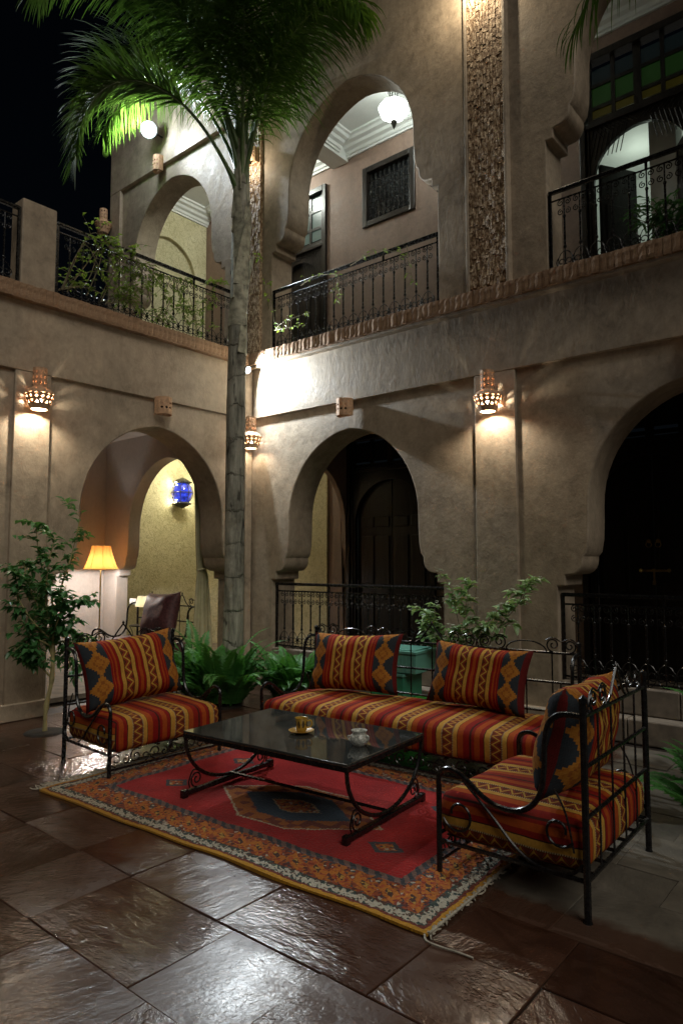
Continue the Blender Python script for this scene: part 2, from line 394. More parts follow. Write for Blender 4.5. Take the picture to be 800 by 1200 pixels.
def m_stone():
    t = NT('wet_flagstone'); g = t.node('ShaderNodeNewGeometry').outputs['Position']; oi = t.node('ShaderNodeObjectInfo').outputs['Random']
    x, y, z = t.sep(g)
    sh = t.node('ShaderNodeVectorMath', operation='ADD'); t.l.new(g, sh.inputs[0])
    cmb = t.node('ShaderNodeCombineXYZ'); t.l.new(t.math('MULTIPLY', oi, 37), cmb.inputs[0]); t.l.new(t.math('MULTIPLY', oi, 61), cmb.inputs[1]); t.l.new(cmb.outputs[0], sh.inputs[1])
    p = sh.outputs[0]
    rot = t.node('ShaderNodeVectorRotate', rotation_type='Z_AXIS'); t.l.new(p, rot.inputs['Vector']); t.l.new(t.math('MULTIPLY', oi, 6.28), rot.inputs['Angle'])
    cleft = t.noise(t.scalevec(rot.outputs[0], (2.2, 9, 1)), 1.6, 7, .62, .5)
    fine = t.noise(t.scalevec(rot.outputs[0], (1, 1.9, 1)), 21, 4, .55, .7); big = t.noise(g, .9, 3, .5); mid = t.noise(p, 3.2, 5, .6, .8)
    bw = t.noise(g, 2.3, 5, .6)
    # dry slabs lie in the sheltered part beside the right wall, beyond an uneven edge
    e = t.math('ADD', t.math('ADD', y, 3.13), t.math('MULTIPLY', t.math('SUBTRACT', bw, .5), .35))
    e = t.math('MINIMUM', e, t.math('ADD', t.math('SUBTRACT', x, 4.75), t.math('MULTIPLY', t.math('SUBTRACT', bw, .5), .5)))
    dry = t.mapr(e, -.015, .05, 0, 1)
    wet = t.ramp(t.math('ADD', t.math('MULTIPLY', mid, .55), t.math('MULTIPLY', oi, .45)), [(.25, (.030, .013, .008)), (.5, (.062, .027, .016)), (.75, (.090, .050, .034))])
    dryc = t.ramp(mid, [(.3, (.085, .075, .06)), (.7, (.19, .165, .13))])
    col = t.mix(dry, wet, dryc)
    pool = t.noise(g, 1.7, 4, .55, .4)
    r = t.math('ADD', t.mapr(pool, .40, .66, .05, .20), t.math('ADD', t.math('MULTIPLY', t.math('SUBTRACT', mid, .5), .18), t.math('MULTIPLY', t.math('POWER', oi, 2.0), .20))); r = t.math('MAXIMUM', r, .045)
    r = t.math('ADD', t.math('MULTIPLY', r, t.math('SUBTRACT', 1, dry)), t.math('MULTIPLY', dry, .6))
    rip = t.mapr(t.noise(p, 1.3, 3, .5), .44, .62, .25, 1.0)
    cl = t.math('MULTIPLY', cleft, rip); fn = t.math('MULTIPLY', fine, rip)
    nb = t.bump(cl, .30, .028); nb = t.bump(fn, .34, .014, nb); nb = t.bump(t.noise(p, 60, 3), .16, .005, nb)
    return t.fin(col, r, nb, spec=.40)
M['stone'] = m_stone()
M['joint'] = m_simple('joint_mortar', (.022, .015, .011), .5, nscale=25, var=.35, bump=.5)
M['step'] = m_simple('dressed_stone', (.22, .18, .14), .7, nscale=9, var=.3, bump=.4)
def m_bark():
    t = NT('palm_bark'); o = t.coord(); x, y, z = t.sep(o)
    n = t.noise(t.scalevec(o, (14, 14, 2.2)), 1, 6, .68); n2 = t.noise(o, 2.2, 5, .7)
    rg = t.math('FRACT', t.math('ADD', t.math('MULTIPLY', z, 2.6), t.math('MULTIPLY', n2, 1.1)))
    ring = t.math('MULTIPLY', t.mapr(rg, .0, .07, 1, 0), t.mapr(t.noise(o, 6, 3), .35, .6, .2, 1))
    col = t.ramp(n, [(.32, (.10, .10, .08)), (.5, (.27, .265, .215)), (.70, (.44, .43, .36))])
    col = t.mix(t.mapr(n2, .5, .66, 0, .7), col, (.055, .045, .032))
    col = t.mix(t.math('MULTIPLY', ring, .75), col, (.02, .018, .014))
    crack = t.mapr(t.noise(t.scalevec(o, (7, 7, 1.6)), 1, 3, .5, 1.2), .60, .64, 0, .8)
    col = t.mix(crack, col, (.02, .017, .012))
    h = t.math('SUBTRACT', n, t.math('MULTIPLY', ring, 1.0))
    return t.fin(col, .85, t.bump(h, .8, .02))
M['bark'] = m_bark()
M['boot'] = m_simple('dried_leaf_base', (.34, .33, .25), .8, nscale=12, var=.55, bump=.5)
M['petiole'] = m_simple('green_petiole', (.10, .16, .055), .4, nscale=8, var=.3)
M['frond'] = m_leaf('palm_leaf', (.030, .080, .016), (.085, .17, .030), .5, .48)
M['fern'] = m_leaf('fern_leaf', (.035, .14, .028), (.09, .28, .06), .5, .3)
M['leaf'] = m_leaf('citrus_leaf', (.045, .15, .048), (.10, .27, .09), .28, .30)
M['vine'] = m_leaf('vine_leaf', (.09, .17, .025), (.20, .29, .045), .4, .35)
M['pale_leaf'] = m_leaf('pale_shrub_leaf', (.16, .30, .12), (.30, .44, .20), .38, .25)
M['flower'] = m_simple('white_blossom', (.62, .66, .52), .6)
M['twig'] = m_simple('grey_twig', (.17, .14, .08), .8, var=.3)
M['tree_bark'] = m_simple('pale_tree_bark', (.36, .31, .14), .6, nscale=14, var=.35, bump=.3)
def m_glasstop():
    t = NT('dark_table_glass'); o = t.coord(); n = t.noise(o, 5, 5, .6); n2 = t.noise(o, 30, 3)
    col = t.ramp(n, [(.3, (.020, .022, .021)), (.7, (.045, .048, .045))])
    return t.fin(col, t.mapr(n, .35, .7, .02, .06), t.bump(n2, .015, .002), spec=.9, IOR=1.75)
M['table_top'] = m_glasstop()
M['maroon'] = m_simple('maroon_velvet', (.085, .028, .030), .55, nscale=30, var=.5, bump=.5)
M['curtain'] = m_simple('cream_curtain', (.60, .55, .34), .8, nscale=8, var=.15)
M['brass'] = m_simple('old_brass', (.55, .38, .14), .35, 1.0, var=.3)
M['silver'] = m_simple('tarnished_metal', (.07, .07, .062), .4, .5, var=.3)
M['teal'] = m_simple('teal_plastic', (.12, .34, .27), .4, nscale=6, var=.15)
M['teal_dark'] = m_simple('dark_green_plastic', (.035, .22, .13), .4, nscale=6, var=.2)
M['green'] = m_simple('bright_green_plastic', (.08, .50, .08), .4, nscale=6, var=.2)
M['soil'] = m_simple('soil', (.02, .015, .010), .9, nscale=40, var=.5, bump=.8)

# ------------------------------------------------------------------ the setting: floor
floor = MB().add([(-40,-45,-.008),(45,-45,-.008),(45,40,-.008),(-40,40,-.008)], [(0,1,2,3)]).build('floor', M['joint'], None, 0)
tag(floor, kind='structure')
def paving():
    rnd = random.Random(21)
    y = -.22; n = 0
    while y > -7.6:
        hrow = rnd.uniform(.32, .52); y2 = y - hrow
        x = -.1 - rnd.uniform(0, .5)
        if y > -.3: hrow = .5; y2 = y - hrow
        while x < 8.6:
            wd = rnd.uniform(.42, .82)
            x2 = x + wd
            # keep the part of the court the picture shows
            if not (y2 < -5.6 and x < 3.2) and not (y2 < -6.6) and x2 > .02 and n < 300:
                g = .0012; a, b, c, d = max(x, .01)+g, y2+g, x2-g, y-g
                rows = 2 if (hrow > .58 and rnd.random() < .3) else 1
                for k in range(rows):
                    b2 = b + (d-b)*k/rows + (.0035 if k else 0); d2 = b + (d-b)*(k+1)/rows - (.0035 if k < rows-1 else 0)
                    j = lambda s=.0022: rnd.uniform(-s, s)
                    cs = [(a+j(), b2+j()), (c+j(), b2+j()), (c+j(), d2+j()), (a+j(), d2+j())]
                    cx = sum(p[0] for p in cs)/4; cy = sum(p[1] for p in cs)/4
                    # broken outline: a jittered mid-point on each side
                    out = []
                    for i in range(4):
                        p, q = cs[i], cs[(i+1) % 4]; out.append(p)
                        for tt in (.33, .67): out.append((p[0]+(q[0]-p[0])*tt + j(.0022), p[1]+(q[1]-p[1])*tt + j(.0022)))
                    hz = rnd.uniform(-.003, .003); tx, ty = rnd.uniform(-.010, .010), rnd.uniform(-.010, .010)
                    Z = lambda px, py: hz + tx*(px-cx) + ty*(py-cy)
                    m = MB(); N = len(out)
                    ins = [(cx+(px-cx)*(1-.003/max(.2, abs(c-a)/2)), cy+(py-cy)*(1-.003/max(.15, abs(d2-b2)/2))) for px, py in out]
                    vs_ = [(px-cx, py-cy, -.04) for px, py in out] + [(px-cx, py-cy, Z(px, py)-.003) for px, py in out] + [(px-cx, py-cy, Z(px, py)) for px, py in ins]
                    fs = [(i, (i+1) % N, N+(i+1) % N, N+i) for i in range(N)] + [(N+i, N+(i+1) % N, 2*N+(i+1) % N, 2*N+i) for i in range(N)] + [tuple(range(2*N, 3*N))]
                    m.add(vs_, fs); m.build('paving_stone', M['stone'], floor, 25, loc=(cx, cy, 0)); n += 1
            x = x2
        y = y2
    return n
NPAV = paving()

# ------------------------------------------------------------------ arches
def arch_half(zf=0.0, zoff=0.0, hw=.955, flare=.31, steps=14, rise=1.0):
    """right half from the jamb foot to the apex: (dx, z)"""
    k = hw / .955
    p = [(hw+flare, zf), (hw+flare, 1.285+zoff), (hw+.235*flare/.31, 1.285+zoff), (hw+.235*flare/.31, 1.385+zoff), (hw+.185*flare/.31, 1.388+zoff)]
    for i in range(1, 6):
        a = math.pi/2 * i / 5
        p.append((hw + flare/.31*(.065 + .12*(1-math.sin(a))), 1.388 + .135*(1-math.cos(a)) + zoff))
    p += [(hw+.065*flare/.31, 1.555+zoff), (hw+.03, 1.60+zoff), (hw+.010, 1.72+zoff), (hw+.002, 1.88+zoff)]
    c = .08*k; Rr = hw + c; zmax = math.sqrt(Rr*Rr - c*c); amax = math.asin(zmax/Rr)
    for i in range(steps+1):
        a = amax * i / steps
        p.append((Rr*math.cos(a) - c, 2.03 + Rr*math.sin(a)*rise + zoff))
    return p
def arch_notch(c, **k):
    """left foot -> apex -> right foot"""
    h = arch_half(**k)
    return [(c-dx, z) for dx, z in h] + [(c+dx, z) for dx, z in reversed(h[:-1])]
def wall_poly(x0, x1, z0, z1, notches):
    poly = [(x0, z1), (x0, z0)]
    for nt_ in notches: poly += nt_
    return poly + [(x1, z0), (x1, z1)]
def fixn(o):
    bm = bmesh.new(); bm.from_mesh(o.data); bmesh.ops.recalc_face_normals(bm, faces=bm.faces); bm.to_mesh(o.data); bm.free(); return o

ZL, ZT = 4.07, 4.225          # brick ledge bottom / top
UP = 4.27                     # upper storey offset
XE = 8.4                      # how far the right wing runs
YE = -6.2                     # how far the left wing runs
right = empty('courtyard_building', (0, 0, 0), 0, 'earthen plaster wing with two storeys of horseshoe arches behind the sofa', 'building')
left = empty('courtyard_building', (0, 0, 0), 0, 'earthen plaster single-storey wing with open terrace above, behind the small tree', 'building')

# right wing, ground wall (recessed field + raised frame)
REC = .038
fixn(MB().prism(wall_poly(-.46, XE, 0, ZL, [arch_notch(1.6), arch_notch(5.34)]), 1, REC, .47).build('ground_wall', M['wall'], right, 35, .012))
fixn(MB().prism([(0.0015, 3.385), (XE-.002, 3.385), (XE-.002, ZL-.002), (0.0015, ZL-.002)], 1, 0, REC+.02).build('wall_band', M['wall'], right, 35, .008))
for a, b in ((3.272, 3.712), (7.0, 7.44)):
    fixn(MB().prism([(a, .002), (b, .002), (b, 3.383), (a, 3.383)], 1, .001, REC+.02).build('pilaster', M['wall'], right, 35, .008))
fixn(MB().box((.002, -.045, .002), (.33, REC+.02, .17)).build('plinth', M['wall'], right, 35, .008))
fixn(MB().box((2.872, -.045, .002), (4.07, REC+.02, .17)).build('plinth', M['wall'], right, 35, .008))
# stone step and low parapet in the arches
for c in (1.6, 5.34):
    n = 4
    for i in range(n):
        a = c-1.255 + 2.51*i/n; MB().box((a+.004, -.12, .0), (a+2.51/n-.004, .30, .20+.004*(i % 2))).build('step_stone', M['step'], right, 0, .012)
    for i in range(5):
        a = c-1.255 + 2.51*i/5; MB().box((a+.003, .04, .208), (a+2.51/5-.003, .30, .43+.003*(i % 2))).build('parapet_stone', M['step'], right, 0, .012)
# left wing, ground wall
fixn(MB().prism(wall_poly(YE, -.001, 0, ZL, [arch_notch(-1.425)]), 0, -.47, -REC).build('ground_wall', M['wall'], left, 35, .012))
fixn(MB().prism([(YE+.002, 3.378), (-.0015, 3.378), (-.0015, ZL-.002), (YE+.002, ZL-.002)], 0, -REC-.02, 0).build('wall_band', M['wall'], left, 35, .008))
for a, b in ((-3.11, -2.75), (-.105, -.0015)):
    fixn(MB().prism([(a, .002), (b, .002), (b, 3.376), (a, 3.376)], 0, -REC-.02, -.001).build('pilaster', M['wall'], left, 35, .008))
fixn(MB().box((-REC-.02, -5.9, .002), (.035, -2.705, .165)).build('plinth', M['wall'], left, 35, .010))
fixn(MB().box((-REC-.02, -.14, .002), (.035, -.002, .165)).build('plinth', M['wall'], left, 35, .010))

# brick ledges: upright bricks, each its own piece
def chipped_brick(seed, wd=.0645, h=.155, dp=.2):
    r = random.Random(seed); m = MB(); nx, nz = 2, 4
    vs_ = []; fs = []
    for k in range(nz+1):
        for i in range(nx+1):
            e = (i in (0, nx)) or (k in (0, nz))
            vs_.append((-wd/2 + wd*i/nx + r.uniform(-.001, .001), (r.uniform(.002, .007) if e else r.uniform(-.003, .002)), h*k/nz + (r.uniform(-.004, .002) if k == nz else r.uniform(-.001, .001))))
    for k in range(nz):
        for i in range(nx):
            a = k*(nx+1)+i; fs.append((a, a+1, a+nx+2, a+nx+1))
    b = len(vs_); vs_ += [(-wd/2, dp, 0), (wd/2, dp, 0), (wd/2, dp, h), (-wd/2, dp, h)]
    t0 = nz*(nx+1)
    fs += [(0, b, b+1, nx, 1)]
    fs += [(t0, t0+1, t0+nx, b+2, b+3)]
    fs += [tuple([k*(nx+1) for k in range(nz, -1, -1)] + [b, b+3])[::-1], tuple([k*(nx+1)+nx for k in range(nz+1)] + [b+2, b+1])[::-1]]
    m.add(vs_, fs); return m.mesh('brick', M['brick'], 0)
BR = [chipped_brick(i) for i in range(8)]
rb = random.Random(5)
x = .035
while x < 6.2:
    link('brick', BR[rb.randrange(8)], right, (x, -.125 + rb.uniform(-.003, .003), ZL + rb.uniform(-.003, .003)), 0, (rb.uniform(-.01, .01), rb.uniform(-.006, .006), rb.uniform(-.02, .02)))
    x += .0665
y = -.17
while y > -4.3:
    link('brick', BR[rb.randrange(8)], left, (.075 + rb.uniform(-.003, .003), y, ZL + rb.uniform(-.003, .003)), 0, (rb.uniform(-.01, .01), rb.uniform(-.006, .006), math.pi/2 + rb.uniform(-.02, .02)))
    y -= .0665
# mortar bed behind and below the bricks
MB().box((.003, -.10, ZL+.008), (XE, .30, ZT-.015)).build('ledge_bed', M['wall'], right, 0)
MB().box((.003, -.085, ZL-.03), (XE-.003, REC-.01, ZL+.006)).build('ledge_fillet', M['wall'], right, 0, .01)
MB().box((-.30, YE, ZL+.008), (.055, -.14, ZT-.015)).build('ledge_bed', M['wall'], left, 0)

# ---- right wing, upper storey
U0 = ZT - .012
fixn(MB().prism(wall_poly(-3.5, XE-.001, U0, 9.3, [[(a, max(b, U0)) for a, b in arch_notch(-1.87, zf=U0, zoff=UP+.07)], arch_notch(1.6, zf=U0, zoff=UP), arch_notch(5.34, zf=U0, zoff=UP)]), 1, .001, .385).build('upper_wall', M['wall'], right, 35, .012))
fixn(MB().prism([(-3.5, 7.66), (-.25, 7.66), (-.25, 9.298), (-3.5, 9.298)], 1, -.055, .02).build('wall_band', M['wall'], right, 35, .008))
fixn(MB().prism([(-3.498, U0), (-3.2, U0), (-3.2, 7.658), (-3.498, 7.658)], 1, -.054, .02).build('pilaster', M['wall'], right, 35, .008))
def chip_pilaster(x0, x1, z0, z1, nm='brick_pilaster'):
    r = random.Random(int(x0*100)); m = MB(); ncol = max(3, int(round((x1-x0)/.036))); wd = (x1-x0)/ncol
    for c in range(ncol):
        z = z0 + r.uniform(0, .05)
        a = x0 + wd*c
        while z < z1:
            h = r.uniform(.03, .10); y0 = -.05 + r.uniform(-.005, .004); t = r.uniform(-.004, .004)
            z2 = min(z+h, z1)
            m.add([(a+.002, y0+t, z+.002), (a+wd-.002, y0+r.uniform(-.004, .004), z+.002), (a+wd-.002, .02, z+.002), (a+.002, .02, z+.002),
                   (a+.002, y0+r.uniform(-.004, .004), z2-.002), (a+wd-.002, y0-t, z2-.002), (a+wd-.002, .02, z2-.002), (a+.002, .02, z2-.002)],
                  [(0,3,2,1),(4,5,6,7),(0,1,5,4),(1,2,6,5),(2,3,7,6),(3,0,4,7)])
            z = z2
    o = m.build(nm, M['chip'], right, 0); o['kind'] = 'stuff'; return o
chip_pilaster(3.272, 3.672, ZT+.005, 8.6)
chip_pilaster(-.245, .16, ZT+.005, 8.6)
fixn(MB().box((3.676, -.075, ZT), (3.712, .02, 9.2)).build('pilaster_edge', M['wall'], right, 0, .008))
fixn(MB().box((3.232, -.06, ZT), (3.268, .02, 9.2)).build('pilaster_edge', M['wall'], right, 0, .008))

# galleries of the right wing
YB = 2.0; XW = -3.5
fixn(MB().box((XW, .40, ZT-.24), (XE, YB+.2, ZT-.006)).build('gallery_floor', M['step'], right, 0))
fixn(MB().box((XW, .386, 8.14), (XE, YB+.2, 8.3)).build('ceiling', M['white'], right, 0))
fixn(MB().box((-.47, .475, -.02), (XE, YB+.2, .195)).build('gallery_floor', M['step'], right, 0))
# upper back wall with window and two doors cut out (strips around the openings)
def back_wall(z0, z1, holes, nm, mat):
    m = MB(); xs = XW
    for (a, b, c, d) in sorted(holes):
        m.box((xs, YB, z0), (a, YB+.18, z1))
        if c > z0: m.box((a, YB, z0), (b, YB+.18, c))
        if d < z1: m.box((a, YB, d), (b, YB+.18, z1))
        xs = b
    m.box((xs, YB, z0), (XE, YB+.18, z1)); return m.build(nm, mat, right, 0)
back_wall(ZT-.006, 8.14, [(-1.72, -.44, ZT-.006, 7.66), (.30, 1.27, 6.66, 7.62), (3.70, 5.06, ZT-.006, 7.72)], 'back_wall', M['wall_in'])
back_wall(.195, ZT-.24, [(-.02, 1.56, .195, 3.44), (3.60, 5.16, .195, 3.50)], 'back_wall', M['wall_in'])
# end wall with a blind carved arch on both floors
MB().box((XW-.2, .39, 4.2), (XW-.08, YB+.2, 8.14)).build('end_wall_carved', M['carved'], right, 0)
fixn(MB().prism(wall_poly(.39, YB-.002, ZT, 8.138, [[(a, b) for a, b in arch_notch(1.15, zf=ZT, zoff=UP+.45, hw=.60, flare=.06)]]), 0, XW-.08, XW).build('end_wall_arch', M['carved'], right, 35, .012))
MB().box((XW-.2, .2, 0), (XW-.001, YB+.2, 4.0)).build('end_wall_carved', M['carved'], left, 0)
MB().box((XW-.2, -4.2, 0), (XW-.001, .198, 4.0)).build('end_wall', M['cream'], left, 0)
MB().box((XW, YB-.03, .06), (-.41, YB-.004, 3.70)).build('carved_panel', M['carved'], left, 0)
# ceiling mouldings
def moulding(p0, p1, inward, z, nm='cornice', sc=1.0):
    prof = [(0, 0), (.05, 0), (.05, -.025), (.035, -.03)] 
    prof = [(0, 0), (.26, 0), (.26, -.03), (.22, -.04), (.20, -.075), (.14, -.09), (.12, -.13), (.07, -.15), (.055, -.19), (.03, -.20), (.03, -.23), (0, -.23)]
    m = MB(); p0 = Vector(p0); p1 = Vector(p1); iv = Vector(inward); n = len(prof)
    vs_ = [p + iv*a*sc + Vector((0, 0, z + b*sc)) for p in (p0, p1) for a, b in prof]
    m.add(vs_, [(i, (i+1) % n, n+(i+1) % n, n+i) for i in range(n)] + [tuple(range(n)), tuple(range(2*n-1, n-1, -1))])
    return fixn(m.build(nm, M['white'], right, 30))
moulding((.002, YB-.001, 0), (XE, YB-.001, 0), (0, -1, 0), 8.138)
moulding((XW+.27, YB-.001, 0), (-.33, YB-.001, 0), (0, -1, 0), 8.136)
moulding((XW+.001, .39, 0), (XW+.001, YB, 0), (1, 0, 0), 8.137)
moulding((.002, .388, 0), (XE, .388, 0), (0, 1, 0), 8.137)
# transverse beam between the bays
MB().box((-.32, .387, 7.86), (.0, YB-.0015, 8.139)).build('ceiling_beam', M['white'], right, 0, .006)
moulding((.001, .39, 0), (.001, YB-.24, 0), (1, 0, 0), 8.135)
# transverse walls of the lower gallery
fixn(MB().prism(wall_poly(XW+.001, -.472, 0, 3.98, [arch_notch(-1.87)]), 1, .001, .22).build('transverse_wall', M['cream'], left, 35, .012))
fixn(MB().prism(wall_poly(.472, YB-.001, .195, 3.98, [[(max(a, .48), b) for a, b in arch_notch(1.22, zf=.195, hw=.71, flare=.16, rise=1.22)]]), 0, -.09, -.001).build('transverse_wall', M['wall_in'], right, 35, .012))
# left wing room: ceiling, floor, terrace deck, and far side
MB().box((XW, -4.2, 3.46), (-.475, -.002, 3.6)).build('ceiling', M['cream'], left, 0)
MB().box((XW, .405, 3.70), (-.41, YB-.002, 3.8)).build('ceiling', M['cream'], left, 0)
MB().box((XW, -4.2, .01), (-.475, YB-.003, .06)).build('room_floor', M['step'], left, 0)
MB().box((XW, YE, 3.99), (-.31, -.003, 4.21)).build('terrace_deck', M['step'], left, 0)
MB().box((XW, -4.3, .06), (-.476, -4.2, 3.46)).build('room_wall', M['cream'], left, 0)
# terrace parapet pillar
fixn(MB().box((-.235, -3.10, ZT-.012), (.005, -2.745, 5.115)).build('parapet_pillar', M['wall'], left, 0, .014))

# ------------------------------------------------------------------ doors and windows of the galleries
def wood_door(c, wd, z0, top, arch_top, panes, nm='door', open_leaf=False, pane_mats=None, lattice=False):
    """wooden door screen filling the back-wall opening; c centre x, parts as children / sub-parts"""
    a, b = c-wd/2, c+wd/2; y0 = YB-.05
    hw = wd/2 - .15; spring = arch_top - hw
    notch = [(c-hw, z0)] + [(c - hw*math.cos(t), spring + hw*math.sin(t)) for t in [math.pi*i/20 for i in range(21)]] + [(c+hw, z0)]
    zs = arch_top + .14
    d = fixn(MB().prism(wall_poly(a+.07, b-.07, z0, zs, [notch]), 1, YB, YB+.06).build(nm, M['wood'], right, 30, .004))
    fr = MB().box((a, y0, z0), (a+.07, YB+.10, top)).box((b-.07, y0, z0), (b, YB+.10, top)).box((a+.07, y0, top-.09), (b-.07, YB+.10, top)).box((a+.07, y0+.01, zs), (b-.07, YB+.09, zs+.06))
    fr.build('door_frame', M['wood'], d, 0, .006)
    # beaded moulding along the frame
    bm_ = MB()
    for s in (a+.10, b-.10): bm_.tube([(s, YB-.012, z0), (s, YB-.012, zs)], .014, 6)
    bm_.build('moulding', M['wood'], d)
    # transom lights
    cols, rows, pz0, pz1 = panes
    if cols:
        xs = [a+.12 + (wd-.24)*i/cols for i in range(cols+1)]
        zz = pane_mats[1] if pane_mats else None
        for i in range(cols):
            for j in range(rows):
                lo = zz[j][0] if zz else pz0 + (pz1-pz0)*j/rows + .015
                hi = zz[j][1] if zz else pz0 + (pz1-pz0)*(j+1)/rows - .015
                wide = .045 if (cols == 4 and i in (1,)) else .024
                wl_ = .045 if (cols == 4 and i == 2) else .024
                MB().box((xs[i]+wl_, YB+.03, lo), (xs[i+1]-wide, YB+.036, hi)).build('pane', pane_mats[0][j] if pane_mats else M['dark_glass'], d, 0)
        m = MB()
        for i in range(cols+1): m.box((xs[i]-(.045 if (cols == 4 and i == 2) else .024), YB+.012, zs+.06), (xs[i]+(.045 if (cols == 4 and i == 2) else .024), YB+.055, top-.09))
        zl = [(zz[j][1]+zz[j+1][0])/2 for j in range(rows-1)] if zz else [pz0+(pz1-pz0)*j/rows for j in range(1, rows)]
        for z in zl + [(zs+.06 + (zz[0][0] if zz else pz0))/2]: m.box((xs[0], YB+.014, z-.024), (xs[-1], YB+.05, z+.024))
        m.build('glazing_bars', M['wood'], d, 0)
    if lattice:
        m = MB(); n = 14
        for i in range(-n, n+1):
            for s in (1, -1):
                x0_, z0_ = c + i*wd/n, zs+.04
        zt0, zt1 = arch_top-.16, zs
        for s in (-1, 1):
            for i in range(9):
                xx = c + s*(hw - .02 - i*.05)
                m.tube([(xx, YB-.006, zt1), (xx + s*.10, YB-.006, zt0-.1)], .006, 4)
                m.tube([(xx, YB-.012, zt1), (xx - s*.10, YB-.012, zt1-.09-.02*max(0, 3-i))], .006, 4)
        m.build('lattice', M['wood'], d, 0)
    # leaves
    lw = hw
    for s in (-1, 1):
        lx0, lx1 = (c-lw, c-.004) if s < 0 else (c+.004, c+lw)
        yl = YB+.075
        if open_leaf:
            lo = MB().box((-.03, 0, 0), (.012, lw, arch_top-z0-.30)).build('door_leaf', M['wood'], d, 0, .004, loc=(c+s*(lw-.04), YB+.10, z0+.02)); lo.rotation_euler = (0, 0, R_(33*s))
            for (p0, p1) in ((.12, .75), (.88, 1.62)):
                for xa in (-.042, .0125): MB().box((xa, .07, p0), (xa+.012, lw-.08, p1)).build('panel', M['wood'], d, 0, .006, loc=lo.location).rotation_euler = lo.rotation_euler
        else:
            MB().box((lx0, yl, z0), (lx1, yl+.04, arch_top)).build('door_leaf', M['wood'], d, 0, .004)
    if not open_leaf:
        pw = lw/2
        for s in (-1, 1):
            for (p0, p1) in ((z0+.15, z0+.85), (z0+.98, z0+1.7), (z0+1.83, spring+.1)):
                for k in (0, 1):
                    xa = c + s*(.05 + k*(lw-.07)/2); xb = c + s*(.05 + (k+1)*(lw-.07)/2 - .05)
                    MB().box((min(xa, xb), YB+.058, p0), (max(xa, xb), YB+.074, p1)).build('panel', M['wood'], d, 0, .008)
    return d
M['dark_glass'] = m_simple('dark_glass', (.02, .022, .024), .08, nscale=2)
M['glass_green'] = m_emit('lit_green_glass', (.10, .34, .06), .026)
M['glass_yellow'] = m_emit('lit_yellow_glass', (.40, .33, .03), .022)
M['glass_blue'] = m_emit('lit_blue_glass', (.05, .10, .11), .025)
M['glass_pale'] = m_emit('lit_pale_glass', (.20, .30, .25), .20)
d1 = wood_door(.77, 1.58, .195, 3.44, 2.72, (4, 1, 3.0, 3.33))
d2 = wood_door(4.38, 1.56, .195, 3.50, 2.72, (4, 1, 3.02, 3.38))
for s in (-1, 1):
    k = MB().lathe([(.0, .03), (.022, .025), (.026, .0)], 10); o = k.build('knocker', M['brass'], d2, 40, loc=(4.38+s*.05, YB+.054, 1.74)); o.rotation_euler = (R_(90), 0, 0)
    rg = MB().tube([(.03*math.cos(t), 0, .03*math.sin(t)) for t in [i*math.pi/8 for i in range(16)]], .006, 5, closed=True); rg.build('knocker_ring', M['brass'], d2, loc=(4.38+s*.05, YB+.035, 1.70))
lt = MB().box((4.24, YB+.03, 1.395), (4.54, YB+.05, 1.42)).tube([(4.245, YB+.035, 1.41), (4.24, YB+.02, 1.41)], .022, 8).tube([(4.535, YB+.035, 1.41), (4.54, YB+.02, 1.41)], .022, 8).tube([(4.38, YB+.035, 1.41), (4.38, YB+.02, 1.41)], .022, 8).box((4.37, YB+.03, 1.27), (4.39, YB+.05, 1.40)).tube([(4.38, YB+.035, 1.29), (4.38, YB+.02, 1.25)], .018, 6)
lt.build('latch', M['brass'], d2, 0)
zz = [(6.925, 7.03), (7.06, 7.31), (7.35, 7.54)]
d3 = wood_door(4.38, 1.36, ZT, 7.72, 6.64, (4, 3, 6.9, 7.55), open_leaf=True, pane_mats=([M['glass_yellow'], M['glass_green'], M['glass_blue']], zz), lattice=True)
d4 = wood_door(-1.08, 1.28, ZT, 7.66, 6.50, (4, 3, 6.85, 7.56), pane_mats=([M['glass_pale']]*3, [(6.80, 6.98), (7.01, 7.29), (7.32, 7.55)]), lattice=True)
# the lit room behind the open upper door
rm = MB(); rm.box((3.3, YB+1.9, ZT), (5.6, YB+1.95, 7.0)); rm.box((3.25, YB+.2, ZT), (3.3, YB+1.9, 7.0)); rm.box((5.55, YB+.2, ZT), (5.6, YB+1.9, 7.0)); rm.box((3.25, YB+.19, 7.0), (5.6, YB+1.95, 7.05)); rm.box((3.25, YB+.19, ZT-.05), (5.6, YB+1.95, ZT))
rm.build('room_wall', M['white'], right, 0)
MB().box((4.42, YB+.25, ZT+.01), (4.72, YB+.55, 6.98)).build('room_pier', M['white'], right, 0, .01)
lamp('room_light', 'POINT', 5.5, (.86, 1.0, .84), (4.1, YB+1.1, 6.6), right, .12)
# window with turned grille
win = MB().box((.30, YB-.03, 6.66), (.39, YB+.12, 7.62)).box((1.18, YB-.03, 6.66), (1.27, YB+.12, 7.62)).box((.39, YB-.03, 7.53), (1.18, YB+.12, 7.62)).box((.39, YB-.03, 6.66), (1.18, YB+.12, 6.75)).build('window', M['wood'], right, 0, .01)
MB().box((.39, YB+.09, 6.75), (1.18, YB+.10, 7.53)).build('pane', M['dark_glass'], win, 0)
prof = []
for k in range(25):
    t = k/24; prof.append((.011 + .012*abs(math.sin(t*math.pi*6)), .76*t))
gm = MB().lathe(prof, 7).mesh('grille_bar', M['iron'])
for i in range(9): link('grille_bar', gm, win, (.44 + i*.0865, YB+.035, 6.76))
for z in (6.87, 7.0, 7.13, 7.26, 7.39): MB().tube([(.39, YB+.035, z), (1.18, YB+.035, z)], .008, 5).build('grille_rail', M['iron'], win)

